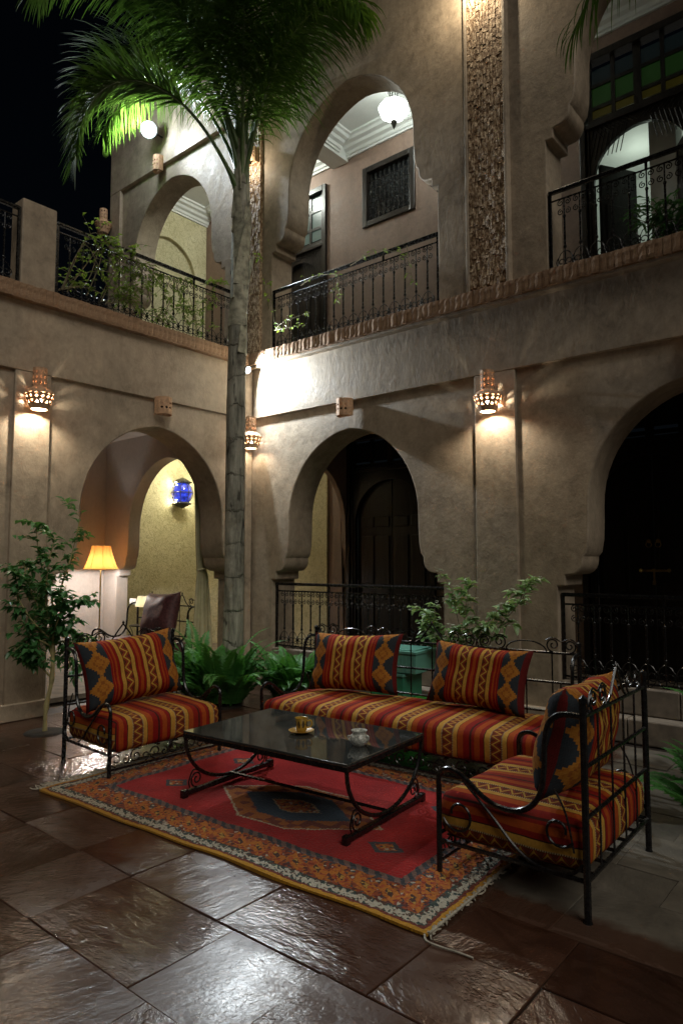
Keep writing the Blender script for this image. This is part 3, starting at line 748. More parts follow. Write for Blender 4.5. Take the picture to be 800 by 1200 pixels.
# ------------------------------------------------------------------ railings
def rail_meshes(h):
    b = MB(); b.tube([(0, 0, 0), (0, 0, h-.10)], .007, 5)
    for z in (h*.30, h*.66): b.lathe([(.0, -.022), (.013, -.012), (.016, 0), (.013, .012), (0, .022)], 7, (0, 0, z))
    b.tube([(0, 0, h*.30), (0, 0, h*.66)], .010, 6)
    s = MB()
    for sx in (-1, 1):
        for zc in (h-.145, h-.235):
            sp = spiral((sx*.034, zc), .031, 90 if True else 0, -sx*1.35, .2, 16)
            s.tube([(px, 0, pz) for px, pz in sp], .0048, 5, False)
    q = MB()
    for sx in (-1, 1):
        sp = spiral((sx*.037, h*.13), .052, 60 if sx > 0 else 120, -sx*1.5, .25, 20)
        q.tube([(px, 0, pz) for px, pz in sp], .005, 5, False)
    ring = [(.07*math.cos(t) , 0, h*.13 + h*.125*math.sin(t)) for t in [2*math.pi*i/14 for i in range(14)]]
    q.tube(ring, .0045, 4, closed=True)
    return b.mesh('baluster', M['iron']), s.mesh('top_scroll', M['iron']), q.mesh('foot_scroll', M['iron'])
def railing(p0, p1, z0, h, label, group=None, sp=.145, name='balcony_railing'):
    p0 = Vector(p0); p1 = Vector(p1); L = (p1-p0).length; ang = math.atan2((p1-p0).y, (p1-p0).x)
    r = empty(name, (p0.x, p0.y, z0), ang, label, 'railing', group)
    MB().box((0, -.024, h-.035), (L, .024, h)).build('handrail', M['iron'], r, 0, .010)
    MB().tube([(0, 0, h-.105), (L, 0, h-.105)], .009, 6).build('upper_bar', M['iron'], r)
    MB().tube([(0, 0, .03), (L, 0, .03)], .009, 6).build('lower_bar', M['iron'], r)
    for x_ in (.012, L-.012): MB().box((x_-.012, -.012, 0), (x_+.012, .012, h-.034)).build('post', M['iron'], r, 0)
    bm_, ts, fs = rail_meshes(h); n = max(2, int(L/sp)); 
    for i in range(1, n):
        xx = L*i/n
        link('baluster', bm_, r, (xx, 0, 0)); link('top_scroll', ts, r, (xx, 0, 0)); link('foot_scroll', fs, r, (xx, 0, 0))
        if i % 6 == 0: MB().box((xx-.010, -.010, h-.11), (xx+.010, .010, h-.034)).build('rail_stud', M['iron'], r, 0)
    return r
railing((.345, .12, 0), (2.86, .12, 0), .43, .815, 'black scrollwork railing in the ground-floor arch behind the sofa pillows')
railing((4.085, .12, 0), (6.595, .12, 0), .43, .79, 'black scrollwork railing before the dark door with brass latch')
railing((.345, .03, 0), (2.86, .03, 0), ZT-.01, .83, 'black scrollwork railing in the upper arch under the glass lantern')
railing((4.085, .03, 0), (6.595, .03, 0), ZT-.01, .83, 'black scrollwork railing in front of the coloured glass door')
railing((-.02, -2.735, 0), (-.02, -.10, 0), ZT-.01, .80, 'black terrace railing overgrown with vine beside the palm trunk')
railing((-.02, -4.6, 0), (-.02, -3.11, 0), ZT-.01, .80, 'short black terrace railing beyond the plaster parapet pillar')

# ------------------------------------------------------------------ iron seats
def iron_seat(name, label, wd, dp, loc, rz, group, cat):
    """front looks along -Y of its own frame, width along X"""
    r = empty(name, loc, rz, label, cat, group)
    hx, hy = wd/2, dp/2; I = M['iron']
    for sx in (-1, 1):
        MB().tube([(sx*hx, -hy, 0), (sx*hx, -hy, .012), (sx*hx, -hy, .43)], [.019, .014, .014], 8).build('front_leg', I, r)
        MB().tube([(sx*hx, hy, 0), (sx*hx, hy, .012), (sx*hx, hy, .90)], [.021, .016, .016], 8).lathe([(.0, .035), (.018, .02), (.020, 0)], 8, (sx*hx, hy, .90)).build('back_leg', I, r)
        k = dp/.70
        arm = [(-.35, .41), (-.352, .455), (-.335, .49), (-.295, .508), (-.25, .50), (-.19, .465), (-.12, .415), (-.04, .385), (.05, .388), (.12, .43), (.16, .50), (.175, .60), (.18, .70), (.195, .785), (.235, .832), (.29, .845), (.35, .842)]
        MB().tube(catmull([(sx*hx, y*k, z) for y, z in arm], 4), .013, 8).build('arm', I, r)
        # side scroll: long S with curled ends and two C-scrolls
        X = sx*(hx+.004)
        s_ = MB()
        S = [(-.22, .47), (-.14, .40), (-.05, .315), (.03, .235), (.11, .185), (.20, .17), (.29, .185), (.335, .23)]
        s_.tube(catmull([(X, y*k, z) for y, z in S], 5), .0075, 6)
        s_.tube([(X, y*k, z) for y, z in spiral((-.245, .305), .085, 200, .95, .42, 24)], .0065, 6)
        s_.tube([(X, y*k, z) for y, z in spiral((.235, .345), .070, -30, -.95, .42, 24)], .0065, 6)
        s_.tube(catmull([(X, .30*k, .27), (X, .27*k, .42), (X, .22*k, .52)], 4), .005, 5)
        s_.build('side_scroll', I, r)
        MB().tube([(sx*hx, -hy, .165), (sx*hx, hy, .165)], .011, 6).build('side_rail', I, r)
    MB().tube([(-hx, -hy, .195), (hx, -hy, .195)], .010, 6).build('front_rail', I, r)
    MB().tube([(-hx, -hy, .065), (hx, -hy, .065)], .008, 6).build('lower_rail', I, r)
    ap = MB(); n = max(3, int(round(wd/.155)))
    for i in range(n):
        cx = -hx + wd*(i+.5)/n
        ap.tube([(px, -hy, pz) for px, pz in spiral((cx-.03, .128), .050, 90 if i % 2 else 270, 1.3 if i % 2 else -1.3, .2, 18)], .0050, 5)
        ap.tube([(px, -hy, pz) for px, pz in spiral((cx+.045, .115), .034, 270 if i % 2 else 90, 1.2 if i % 2 else -1.2, .2, 16)], .0045, 5)
    ap.build('apron_scroll', I, r)
    # slatted seat base
    for i in range(max(4, int(wd/.15))):
        nn = max(4, int(wd/.15)); xx = -hx + wd*(i+.5)/nn
        MB().box((xx-.012, -hy+.005, .168), (xx+.012, hy-.005, .176)).build('seat_slat', I, r, 0)
    MB().tube([(-hx, hy, .165), (hx, hy, .165)], .011, 6).build('back_rail', I, r)
    for z in (.42, .63, .842): MB().tube([(-hx, hy, z), (hx, hy, z)], .0095, 6).build('back_rail', I, r)
    nb = max(4, int(round(wd/.19)))
    bb = MB().tube([(0, 0, .165), (0, 0, .842)], .0055, 5).mesh('back_bar', I)
    for i in range(1, nb): link('back_bar', bb, r, (-hx + wd*i/nb, hy, 0))
    # crest: peaks with scrolls either side
    cr = MB(); mods = max(1, int(round(wd/.92))); mw = wd/mods
    for m_ in range(mods):
        c = -hx + mw*(m_+.5)
        for s in (-1, 1):
            if mods == 3 and m_ != 1:
                if s > 0: cr.tube([(c+.155*math.cos(t), hy, .845+.075*math.sin(t)) for t in [math.pi*i/12 for i in range(13)]], .0055, 6)
            else: cr.tube(catmull([(c+s*.155, hy, .845), (c+s*.10, hy, .875), (c+s*.045, hy, .945), (c, hy, 1.00)], 4), .0065, 6)
            cr.tube([(px, hy, pz) for px, pz in spiral((c+s*.205, .900), .052, 270, -s*1.45, .2, 24)], .0055, 6)
            cr.tube([(px, hy, pz) for px, pz in spiral((c+s*.325, .895), .048, 270, s*1.45, .2, 24)], .0055, 6)
            cr.tube(catmull([(c+s*.40, hy, .845), (c+s*.385, hy, .905), (c+s*.33, hy, .945), (c+s*.265, hy, .925), (c+s*.205, hy, .952), (c+s*.15, hy, .93)], 4), .005, 5)
        if not (mods == 3 and m_ != 1): cr.lathe([(0, -.014), (.012, 0), (0, .02)], 8, (c, hy, 1.008))
    cr.build('crest', I, r)
    return r
def rounded_cushion(wd, dp, th, rad, nm, mat, parent, loc, rz, bulge=.022, n=(22, 14, 5), phase=0.0):
    hx, hy, hz = wd/2, dp/2, th/2; m = MB(); uvs = []
    def put(p, uv):
        q = Vector((max(-hx+rad, min(hx-rad, p[0])), max(-hy+rad, min(hy-rad, p[1])), max(-hz+rad, min(hz-rad, p[2]))))
        d = Vector(p) - q
        if d.length > 1e-6: d = d.normalized()*rad
        o = q + d
        e = max(0, 1-(o.x/hx)**4)*max(0, 1-(o.y/hy)**4)
        if o.z > 0: o.z += bulge*e
        nz_ = noise.noise(Vector((o.x*4+phase*9, o.y*4, o.z*5)))*.011 - .010*max(0, noise.noise(Vector((o.x*1.7+phase*5, o.y*2.3, 4))))
        side = Vector((o.x/hx, o.y/hy, 0)); o += side*(bulge*.35*(1-(o.z/hz)**2)) + Vector((0, 0, nz_))
        m.v.append(o + Vector((0, 0, hz))); m.uv.append((uv[0]+phase, uv[1])); return len(m.v)-1
    def gridf(f, na, nb_):
        ids = [[put(*f(-1+2*i/na, -1+2*j/nb_)) for j in range(nb_+1)] for i in range(na+1)]
        for i in range(na):
            for j in range(nb_): m.f.append((ids[i][j], ids[i+1][j], ids[i+1][j+1], ids[i][j+1]))
    nx, ny, nz_ = n
    gridf(lambda a, b: ((a*hx, b*hy, hz), (a*hx, b*hy)), nx, ny)
    gridf(lambda a, b: ((a*hx, b*hy, -hz), (a*hx, b*hy)), nx, ny)
    for s in (-1, 1):
        gridf(lambda a, b: ((a*hx, s*hy, b*hz), (a*hx, s*(hy + hz - b*hz))), nx, nz_)
        gridf(lambda a, b: ((s*hx, a*hy, b*hz), (s*(hx + hz - b*hz), a*hy)), ny, nz_)
    o = m.build(nm, mat, parent, 0, loc=loc)
    bm = bmesh.new(); bm.from_mesh(o.data); 
    bmesh.ops.remove_doubles(bm, verts=bm.verts, dist=.0004); bmesh.ops.recalc_face_normals(bm, faces=bm.faces); bm.to_mesh(o.data); bm.free()
    o.data.polygons.foreach_set('use_smooth', [True]*len(o.data.polygons))
    # corners carry their own uv per loop after the merge; rotate on Z
    o.rotation_euler = (0, 0, rz); return o
def pillow(wd, h, th, nm, mat, loc, rot, seed=0, uvscale=1.0):
    m = MB(); na, nb_ = 22, 16; ids = {}
    for side in (0, 1):
        for i in range(na+1):
            for j in range(nb_+1):
                a, b = -1+2*i/na, -1+2*j/nb_
                rim = i in (0, na) or j in (0, nb_)
                if side and rim: ids[1, i, j] = ids[0, i, j]; continue
                x = wd/2*a*(1-.075*(1-b*b)); z = h/2*b*(1-.10*(1-a*a))
                t = th/2*((1-a**4)*(1-b**4))**.62
                t *= 1 - .08*b
                wr = noise.noise(Vector((a*2.2+seed*7, b*2.2, side*3)))*.014*(1-a*a)**.3 + noise.noise(Vector((a*6+seed, b*5, side)))*.005
                y = (-1 if side == 0 else 1)*(t + (wr if not rim else 0))
                ids[side, i, j] = len(m.v); m.v.append(Vector((x, y, z + wr*.4))); m.uv.append((wd/2*a*uvscale, h/2*b*uvscale))
        for i in range(na):
            for j in range(nb_):
                q = (ids[side, i, j], ids[side, i+1, j], ids[side, i+1, j+1], ids[side, i, j+1])
                m.f.append(q if side == 0 else q[::-1])
    o = m.build(nm, mat, None, 180, loc=loc); o.rotation_euler = rot; return o

# left chair looks +X, right chair looks -X, sofa looks -Y
LC = Vector((1.965, -2.925, 0)); LRZ = R_(90-3.0)
RC = Vector((5.13, -2.715, 0)); RRZ = R_(-90+1.0)
SC = Vector((3.610, -1.690, 0)); SRZ = R_(5.0)
iron_seat('iron_armchair', 'black wrought iron armchair with striped cushions beside the small leafy tree', .94, .68, LC, LRZ, 'wrought iron seats round the rug', 'chair')
iron_seat('iron_armchair', 'black wrought iron armchair with its back turned to the bare paving and right wall', .915, .71, RC, RRZ, 'wrought iron seats round the rug', 'chair')
iron_seat('iron_sofa', 'long black wrought iron sofa with scrolled back in front of the arch railing', 2.34, .74, SC, SRZ, 'wrought iron seats round the rug', 'sofa')
def loc_in(c, rz, p):
    return Vector(c) + Matrix.Rotation(rz, 4, 'Z') @ Vector(p)
tag(rounded_cushion(.90, .69, .215, .05, 'seat_cushion', M['kilim'], None, loc_in(LC, LRZ, (0, -.02, .178)), LRZ, phase=.07), 'striped kilim seat cushion on the armchair beside the small tree', 'cushion', 'kilim seat cushions')
tag(rounded_cushion(.875, .71, .215, .05, 'seat_cushion', M['kilim'], None, loc_in(RC, RRZ, (0, -.01, .178)), RRZ, phase=.21), 'striped kilim seat cushion on the armchair seen from behind', 'cushion', 'kilim seat cushions')
tag(rounded_cushion(2.30, .74, .215, .05, 'seat_cushion', M['kilim'], None, loc_in(SC, SRZ, (0, -.015, .178)), SRZ, n=(52, 14, 5), phase=.0), 'long striped kilim seat cushion on the iron sofa', 'cushion', 'kilim seat cushions')
PW, PH = .78, .47
tag(pillow(.88, .54, .25, 'pillow', M['pillow'], loc_in(LC, LRZ, (-.02, .17, .665)), (R_(-17), R_(-3.5), LRZ+R_(3)), 1, .86), 'striped kilim pillow leaning in the armchair beside the small tree', 'pillow', 'kilim pillows')
tag(pillow(.86, .52, .27, 'pillow', M['pillow'], loc_in(RC, RRZ, (-.02, .165, .675)), (R_(-14), R_(-2), RRZ+R_(4)), 2, .88), 'striped kilim pillow in the armchair seen from behind', 'pillow', 'kilim pillows')
tag(pillow(.86, .50, .23, 'pillow', M['pillow'], loc_in(SC, SRZ, (-.64, .20, .66)), (R_(-17), R_(-2), SRZ+R_(4)), 3, .9), 'striped kilim pillow at the sofa end beside the ferns', 'pillow', 'kilim pillows')
tag(pillow(.80, PH+.01, .22, 'pillow', M['pillow'], loc_in(SC, SRZ, (.47, .20, .645)), (R_(-17), R_(2.5), SRZ-R_(2)), 4), 'striped kilim pillow on the sofa below the white-flowered shrub', 'pillow', 'kilim pillows')

# ------------------------------------------------------------------ rug
RGC = Vector((3.545, -2.835, 0)); RGZ = R_(2.8)
rug = empty('rug', RGC, RGZ, 'red knotted rug with blue medallion and patterned border under the table', 'rug')
m = MB(); nx, ny = 72, 46
for i in range(nx+1):
    for j in range(ny+1):
        a, b = -1+2*i/nx, -1+2*j/ny
        x = 1.45*a + (.012*noise.noise(Vector((b*3, 5, 0))) if i in (0, nx) else 0); y = .925*b + .022*noise.noise(Vector((a*3.4, 1, 0)))*abs(b)
        e = max(abs(a), abs(b)); z = .017 + .004*noise.noise(Vector((a*5, b*4, 2))) + .012*max(0, noise.noise(Vector((a*3.2, b*2.6, 9))))
        if e > .985: z *= .9
        m.v.append(Vector((x, y, z))); m.uv.append((1.45*a, .925*b))
for i in range(nx):
    for j in range(ny):
        q = i*(ny+1)+j; m.f.append((q, q+ny+1, q+ny+2, q+1))
rim = [i*(ny+1) for i in range(nx+1)] + [nx*(ny+1)+j for j in range(1, ny+1)] + [i*(ny+1)+ny for i in range(nx-1, -1, -1)] + [j for j in range(ny-1, 0, -1)]
b0 = len(m.v)
for k in rim: m.v.append(Vector((m.v[k].x, m.v[k].y, .005))); m.uv.append(m.uv[k])
for k in range(len(rim)): m.f.append((rim[k], rim[(k+1) % len(rim)], b0+(k+1) % len(rim), b0+k))
m.build('pile', M['rug'], rug, 60)
M['wool'] = m_simple('undyed_wool', (.42, .38, .30), .9, nscale=60, var=.35, bump=.5)
def fringe(side, n, lmin, lmax, lo=-.92, hi=.92, seed=3):
    r = random.Random(seed); m = MB()
    for i in range(n):
        y = lo + (hi-lo)*(i+r.random())/n; L = r.uniform(lmin, lmax); pts = []; a = r.uniform(-.5, .5)
        for k in range(5):
            t = k/4; pts.append((side*(1.445 + L*t*math.cos(a)), y + L*t*math.sin(a) + .012*math.sin(t*5+i), max(.006, .014 - .02*t) + r.uniform(0, .008)))
        m.tube(pts, [.0045, .005, .005, .0045, .003], 4)
    o = m.build('fringe', M['wool'], rug); o['kind'] = 'stuff'
fringe(-1, 210, .05, .14)
fringe(1, 90, .01, .035, seed=8)
MB().tube(catmull([(1.44, -.93, .012), (1.47, -.965, .012), (1.53, -.965, .01), (1.60, -.955, .008), (1.665, -.955, .008)], 4), .0045, 5).tube(catmull([(1.455, -.92, .018), (1.462, -.6, .018), (1.455, -.2, .018), (1.46, .3, .018)], 6), .006, 5).build('loose_cord', M['wool'], rug)

# ------------------------------------------------------------------ coffee table
TC = Vector((3.600, -2.880, 0)); TRZ = R_(4.3)
tb = empty('coffee_table', (TC.x, TC.y, .02), TRZ, 'low black iron coffee table with dark glossy top on the rug', 'table')
TL, TW, TH = 1.27, .83, .415
MB().box((-TL/2, -TW/2, TH-.018), (TL/2, TW/2, TH)).build('tabletop', M['table_top'], tb, 0, .004)
fr = MB()
for s in (-1, 1):
    fr.box((-TL/2, s*TW/2-.016*(s > 0) - .0, TH-.045), (TL/2, s*TW/2+.016*(s < 0), TH-.0185)); fr.box((s*TL/2-(.016 if s > 0 else 0), -TW/2+.0165, TH-.045), (s*TL/2+(.016 if s < 0 else 0), TW/2-.0165, TH-.0185))
fr.build('top_frame', M['iron'], tb, 0, .003)
for s in (-1, 1):
    X = s*(TL/2-.012)
    arc = [(X, -(TW/2-.012)*math.cos(t), TH-.045 - .315*math.sin(t)) for t in [math.pi*i/20 for i in range(21)]]
    lg = MB().tube(arc, .012, 8).build('leg_arc', M['iron'], tb)
    MB().box((X-.016, -TW/2-.0, .012), (X+.016, TW/2, .042)).box((X-.018, -TW/2-.012, 0), (X+.018, -TW/2+.03, .05)).box((X-.018, TW/2-.03, 0), (X+.018, TW/2+.012, .05)).build('foot_bar', M['iron'], tb, 0, .005)
    for q in (-1, 1):
        sp = spiral((q*.305, .095), .052, 270, q*1.5, .2, 22)
        sm = MB().tube([(X, py, pz) for py, pz in sp], .0055, 6); sm.tube(catmull([(X, q*.36, .05), (X, q*.37, .09), (X, q*.335, .155), (X, q*.275, .135)], 4), .005, 6); sm.build('scroll', M['iron'], tb)
MB().tube([(-TL/2+.012, 0, .060), (TL/2-.012, 0, .060)], .010, 6).build('stretcher', M['iron'], tb)
ZTB = .02 + TH
# cup on saucer, and small pot
M['cup'] = None
t_ = NT('painted_yellow_ceramic'); o_ = t_.coord(); x_, y_, z_ = t_.sep(o_)
ang = t_.math('ARCTAN2', y_, x_)
fl = t_.math('ABSOLUTE', t_.math('SINE', t_.math('MULTIPLY', ang, 4)))
zc = t_.math('ABSOLUTE', t_.math('SUBTRACT', z_, .048)); 
pt = t_.math('LESS_THAN', t_.math('ADD', t_.math('MULTIPLY', zc, 26), t_.math('MULTIPLY', t_.noise(o_, 70, 2), .5)), t_.math('MULTIPLY', fl, .85))
M['cup'] = t_.fin(t_.mix(t_.math('MULTIPLY', pt, .9), (.46, .27, .035), (.03, .018, .008)), .25, Coat_Weight=.5)
M['saucer'] = m_simple('yellow_ceramic', (.42, .24, .05), .25, nscale=60, var=.5)
def vessel(prof_out, prof_in, mat, nm, parent, seg=28):
    return MB().lathe(prof_out + prof_in, seg, cap=False).build(nm, mat, parent, 60)
cp = Vector((3.615, -2.906, ZTB))
sc_ = empty('saucer', cp, 0, 'small yellow patterned saucer under the coffee cup', 'saucer')
vessel([(.0, .004), (.035, .0), (.04, .004), (.078, .017), (.080, .020)], [(.074, .019), (.04, .009), (.0, .008)], M['saucer'], 'plate', sc_)
cup = empty('coffee_cup', cp + Vector((0, 0, .009)), R_(40), 'yellow coffee cup painted with dark petals on its saucer', 'cup')
vessel([(.0, 0), (.028, 0), (.031, .006), (.036, .012), (.037, .06), (.040, .083), (.041, .085)], [(.038, .084), (.034, .06), (.030, .012), (0, .008)], M['cup'], 'body', cup)
MB().tube(catmull([(.036, 0, .065), (.058, 0, .068), (.066, 0, .048), (.055, 0, .028), (.036, 0, .025)], 5), .005, 6).build('handle', M['cup'], cup)
pot = empty('sugar_pot', Vector((4.075, -2.905, ZTB)), 0, 'small round engraved silvery pot with flared rim on the table', 'pot')
t_ = NT('engraved_white_metal'); o_ = t_.coord(); v_ = t_.vor(o_, 60, 'DISTANCE_TO_EDGE'); n_ = t_.noise(o_, 50, 3)
M['pot'] = t_.fin(t_.mix(t_.mapr(v_, .02, .12, .7, 0), (.55, .56, .50), (.12, .13, .12)), .3, t_.bump(v_, .4, .004), Coat_Weight=.4)
vessel([(0, 0), (.030, 0), (.034, .006), (.050, .020), (.058, .040), (.052, .058), (.038, .068), (.037, .073), (.046, .086), (.047, .088)], [(.043, .086), (.034, .074), (.034, .068), (.05, .045), (.03, .01), (0, .008)], M['pot'], 'bowl', pot)
for s in (0, 2.1, 4.2):
    MB().tube(catmull([(.05*math.cos(s), .05*math.sin(s), .058), (.07*math.cos(s), .07*math.sin(s), .062), (.066*math.cos(s), .066*math.sin(s), .042), (.056*math.cos(s), .056*math.sin(s), .034)], 4), .004, 5).build('handle', M['pot'], pot)

# ------------------------------------------------------------------ lamps
def perforated(prof, seg, kinds, pat):
    """lathe whose cells can hold a triangular or diamond hole"""
    m = MB(); n = len(prof)
    P = lambda i, k, fi=0., fk=0.: Vector((( prof[i][0]*(1-fi)+prof[min(i+1, n-1)][0]*fi)*math.cos(2*math.pi*(k+fk)/seg), (prof[i][0]*(1-fi)+prof[min(i+1, n-1)][0]*fi)*math.sin(2*math.pi*(k+fk)/seg), prof[i][1]*(1-fi)+prof[min(i+1, n-1)][1]*fi))
    for i in range(n-1):
        kd = kinds[i]
        for k in range(seg):
            a, b, c, d = P(i, k), P(i, k+1), P(i+1, k+1), P(i+1, k)
            if kd == 'solid' or (kd == 'alt' and k % 2): m.add([a, b, c, d], [(0, 1, 2, 3)])
            elif kd in ('tri', 'alt'):
                up = (k % 2 == 0)
                if up: h = [P(i, k, .18, .14), P(i, k, .18, .86), P(i, k, .82, .5)]; m.add([a, b, c, d]+h, [(0, 1, 5, 4), (1, 2, 6, 5), (2, 3, 6), (3, 0, 4, 6)])
                else: h = [P(i, k, .82, .14), P(i, k, .82, .86), P(i, k, .18, .5)]; m.add([a, b, c, d]+h, [(0, 1, 6), (1, 2, 5, 6), (2, 3, 4, 5), (3, 0, 6, 4)])
            elif kd == 'dia':
                h = [P(i, k, .15, .5), P(i, k, .5, .82), P(i, k, .85, .5), P(i, k, .5, .18)]
                m.add([a, b, c, d]+h, [(0, 1, 5, 4), (1, 2, 6, 5), (2, 3, 7, 6), (3, 0, 4, 7)])
    return m
def shell(m, nm, parent, th=.008, loc=None):
    o = m.build(nm, M['terra'], parent, 0, loc=loc)
    bm = bmesh.new(); bm.from_mesh(o.data); bmesh.ops.remove_doubles(bm, verts=bm.verts, dist=.0002); bmesh.ops.recalc_face_normals(bm, faces=bm.faces); bm.to_mesh(o.data); bm.free()
    sm = o.modifiers.new('thickness', 'SOLIDIFY'); sm.thickness = th; sm.offset = -1
    return o
M['bulb'] = m_emit('warm_bulb', (1.0, .90, .72), 60)
def sconce(base, normal, label, e=24.0, on=True):
    n = Vector(normal); c = Vector(base) + n*.135
    r = empty('wall_sconce', c, 0, label, 'wall lamp', 'perforated terracotta sconces')
    prof = [(.080, 0), (.098, .045), (.116, .09), (.134, .135), (.142, .155), (.120, .185), (.085, .205), (.066, .215)]
    shell(perforated(prof, 14, ['solid', 'tri', 'dia', 'tri', 'solid', 'alt', 'solid'], 0), 'bowl', r)
    pn = [(.066, .215), (.065, .23), (.066, .285), (.066, .34), (.065, .395), (.066, .41)]
    shell(perforated(pn, 10, ['solid', 'dia', 'dia', 'dia', 'solid'], 0), 'neck', r)
    MB().tube([Vector((0, 0, .27)), -n*.14 + Vector((0, 0, .27))], .012, 6).build('bracket_arm', M['iron'], r)
    if on:
        MB().lathe([(0, -.03), (.018, -.022), (.024, 0), (.018, .02), (.01, .04), (0, .045)], 12).build('bulb', M['bulb'], r, loc=(0, 0, .08))
        lamp('sconce_light', 'POINT', e, (1.0, .88, .68), (0, 0, .045), r, .02)
    return r
sconce((0, -2.935, 2.985), (1, 0, 0), 'lit terracotta sconce on the pilaster above the small tree')
sconce((0, -.15, 2.96), (1, 0, 0), 'lit terracotta sconce half hidden behind the palm trunk', 9)
sconce((3.49, 0, 2.965), (0, -1, 0), 'lit terracotta sconce on the pilaster between the two ground-floor arches')
sconce((-3.46, -.06, 6.95), (0, -1, 0), 'unlit terracotta sconce at the outer end of the terrace wall', on=False)
def box_lamp(base, normal, label, w=.20, h=.20, lit=None):
    ang = math.atan2(normal[1], normal[0])
    r = empty('wall_lantern', base, ang, label, 'wall lamp', 'small terracotta wall boxes')
    m = MB(); seg = 6; rows = 4; rad = w/2
    def P(i, k): a = -math.pi/2 + math.pi*k/seg; return Vector((.02+rad*1.0*math.cos(a)*1.15, rad*math.sin(a), h*i/rows))
    for i in range(rows):
        for k in range(seg):
            a, b, c, d = P(i, k), P(i, k+1), P(i+1, k+1), P(i+1, k)
            if 0 < i < rows-1 and 0 < k < seg-1:
                mid = (a+b+c+d)/4; hs = [a.lerp(b, .5).lerp(mid, .3), b.lerp(c, .5).lerp(mid, .3), c.lerp(d, .5).lerp(mid, .3), d.lerp(a, .5).lerp(mid, .3)]
                m.add([a, b, c, d]+hs, [(0, 1, 5, 4), (1, 2, 6, 5), (2, 3, 7, 6), (3, 0, 4, 7)])
            else: m.add([a, b, c, d], [(0, 1, 2, 3)])
    shell(m, 'perforated_front', r)
    MB().box((0, -rad, .0), (.02, rad, h)).build('back_plate', M['terra'], r, 0)
    MB().box((.021, -rad*.8, .08), (.05, rad*.8, .12)).build('socket', M['iron'], r, 0)
    if lit: lamp('lantern_light', 'POINT', lit[0], lit[1], (.20, 0, h+.05 if lit[2] > 0 else -.05), r, .02)
    return r
box_lamp((0.001, -1.425, 3.20), (1, 0, 0), 'unlit terracotta wall box above the arch with the lamp-lit room')
box_lamp((1.60, -.001, 3.20), (0, -1, 0), 'unlit terracotta wall box casting a shadow above the arch behind the sofa')
box_lamp((5.34, -.001, 3.20), (0, -1, 0), 'unlit terracotta wall box above the arch with the brass-latched door')
box_lamp((-2.10, -.056, 7.55), (0, -1, 0), 'terracotta wall box below the terrace floodlight', w=.17, h=.24)
box_lamp((3.40, -.055, 7.55), (0, -1, 0), 'lit terracotta wall box at the top of the chipped brick pilaster', lit=(26, (1.0, .84, .60), -1))
box_lamp((.06, -.055, 6.85), (0, -1, 0), 'lit terracotta wall box on the brick strip behind the palm crown', w=.14, lit=(7, (1.0, .88, .70), -1))

# floodlights
t_ = NT('floodlight_led'); o_ = t_.coord(); x_, y_, z_ = t_.sep(o_)
rr_ = t_.math('SQRT', t_.math('ADD', t_.math('MULTIPLY', x_, x_), t_.math('MULTIPLY', y_, y_)))
M['flood'] = t_.fin((.2, .2, .2), .3, Emission_Color=(.82, .92, 1.0, 1), Emission_Strength=t_.math('ADD', .35, t_.math('MULTIPLY', t_.math('POWER', t_.math('SUBTRACT', 1, t_.math('DIVIDE', rr_, .125), clamp=True), 2.0), 60)))
def floodlight(loc, direction, label, rad, energy, spot, size, dep=.09, blend=1.0):
    d = Vector(direction).normalized(); r = empty('floodlight', loc, 0, label, 'floodlight', 'cool white floodlights')
    q = d.to_track_quat('Z', 'Y')
    def lt(m, nm, mat): 
        o = m.build(nm, mat, r); o.rotation_mode = 'QUATERNION'; o.rotation_quaternion = q; return o
    lt(MB().lathe([(rad*.6, -dep), (rad*.95, -dep*.6), (rad*1.08, 0), (rad*1.08, .015), (rad, .015), (rad, .004)], 24, cap=True), 'housing', M['iron'])
    lt(MB().lathe([(.0, .010), (rad*.6, .009), (rad*.985, .005)], 24, cap=False), 'lens', M['flood'])
    lamp('flood_beam', 'SPOT', energy, (.86, .95, 1.0), d*.03, r, size, d, spot, blend)
    return r
f1 = floodlight((-2.05, -.30, 8.10), (.64, -.72, -.34), 'glaring white floodlight high on the terrace wall beside the palm crown', .125, 950, 168, .12)
MB().tube([(0, 0, -.02), (0, .15, .0), (0, .245, .0)], .015, 6).build('bracket', M['iron'], f1)
lamp('flood_spill', 'POINT', 34, (.80, .90, 1.0), (.02, -.12, .02), f1, .10)
f2 = floodlight((.10, -.19, 3.99), (.90, .10, -.34), 'small white floodlight in the wall corner behind the palm trunk', .045, 330, 165, .03, .05, .5)
MB().tube([(0, 0, 0), (-.06, .0, .04), (-.10, .0, .04)], .009, 6).build('bracket', M['iron'], f2)

# hanging glass lantern in the upper gallery
M['opal'] = m_emit('lit_opal_glass', (.95, 1.0, .93), 6)
ch = empty('hanging_lantern', (1.525, 1.10, 7.30), 0, 'lit white glass hanging lantern with metal crown in the upper gallery', 'lantern')
MB().lathe([(0, 0), (.014, .03), (.03, .07), (.045, .10), (.042, .12)], 14).build('lower_cap', M['silver'], ch)
gp = []
pr_ = [(.042, .12), (.06, .14), (.10, .165), (.165, .21), (.195, .26), (.20, .30), (.18, .345), (.12, .385), (.08, .41), (.06, .44)]
m = MB(); seg = 24
for (r_, z_) in pr_:
    for k in range(seg): a = 2*math.pi*k/seg; rr = r_*(1+.05*math.cos(8*a)*min(1, r_/.12)); m.v.append(Vector((rr*math.cos(a), rr*math.sin(a), z_)))
for i in range(len(pr_)-1):
    for k in range(seg): m.f.append((i*seg+k, i*seg+(k+1) % seg, (i+1)*seg+(k+1) % seg, (i+1)*seg+k))
m.build('glass_bowl', M['opal'], ch, 60)
cm = MB()
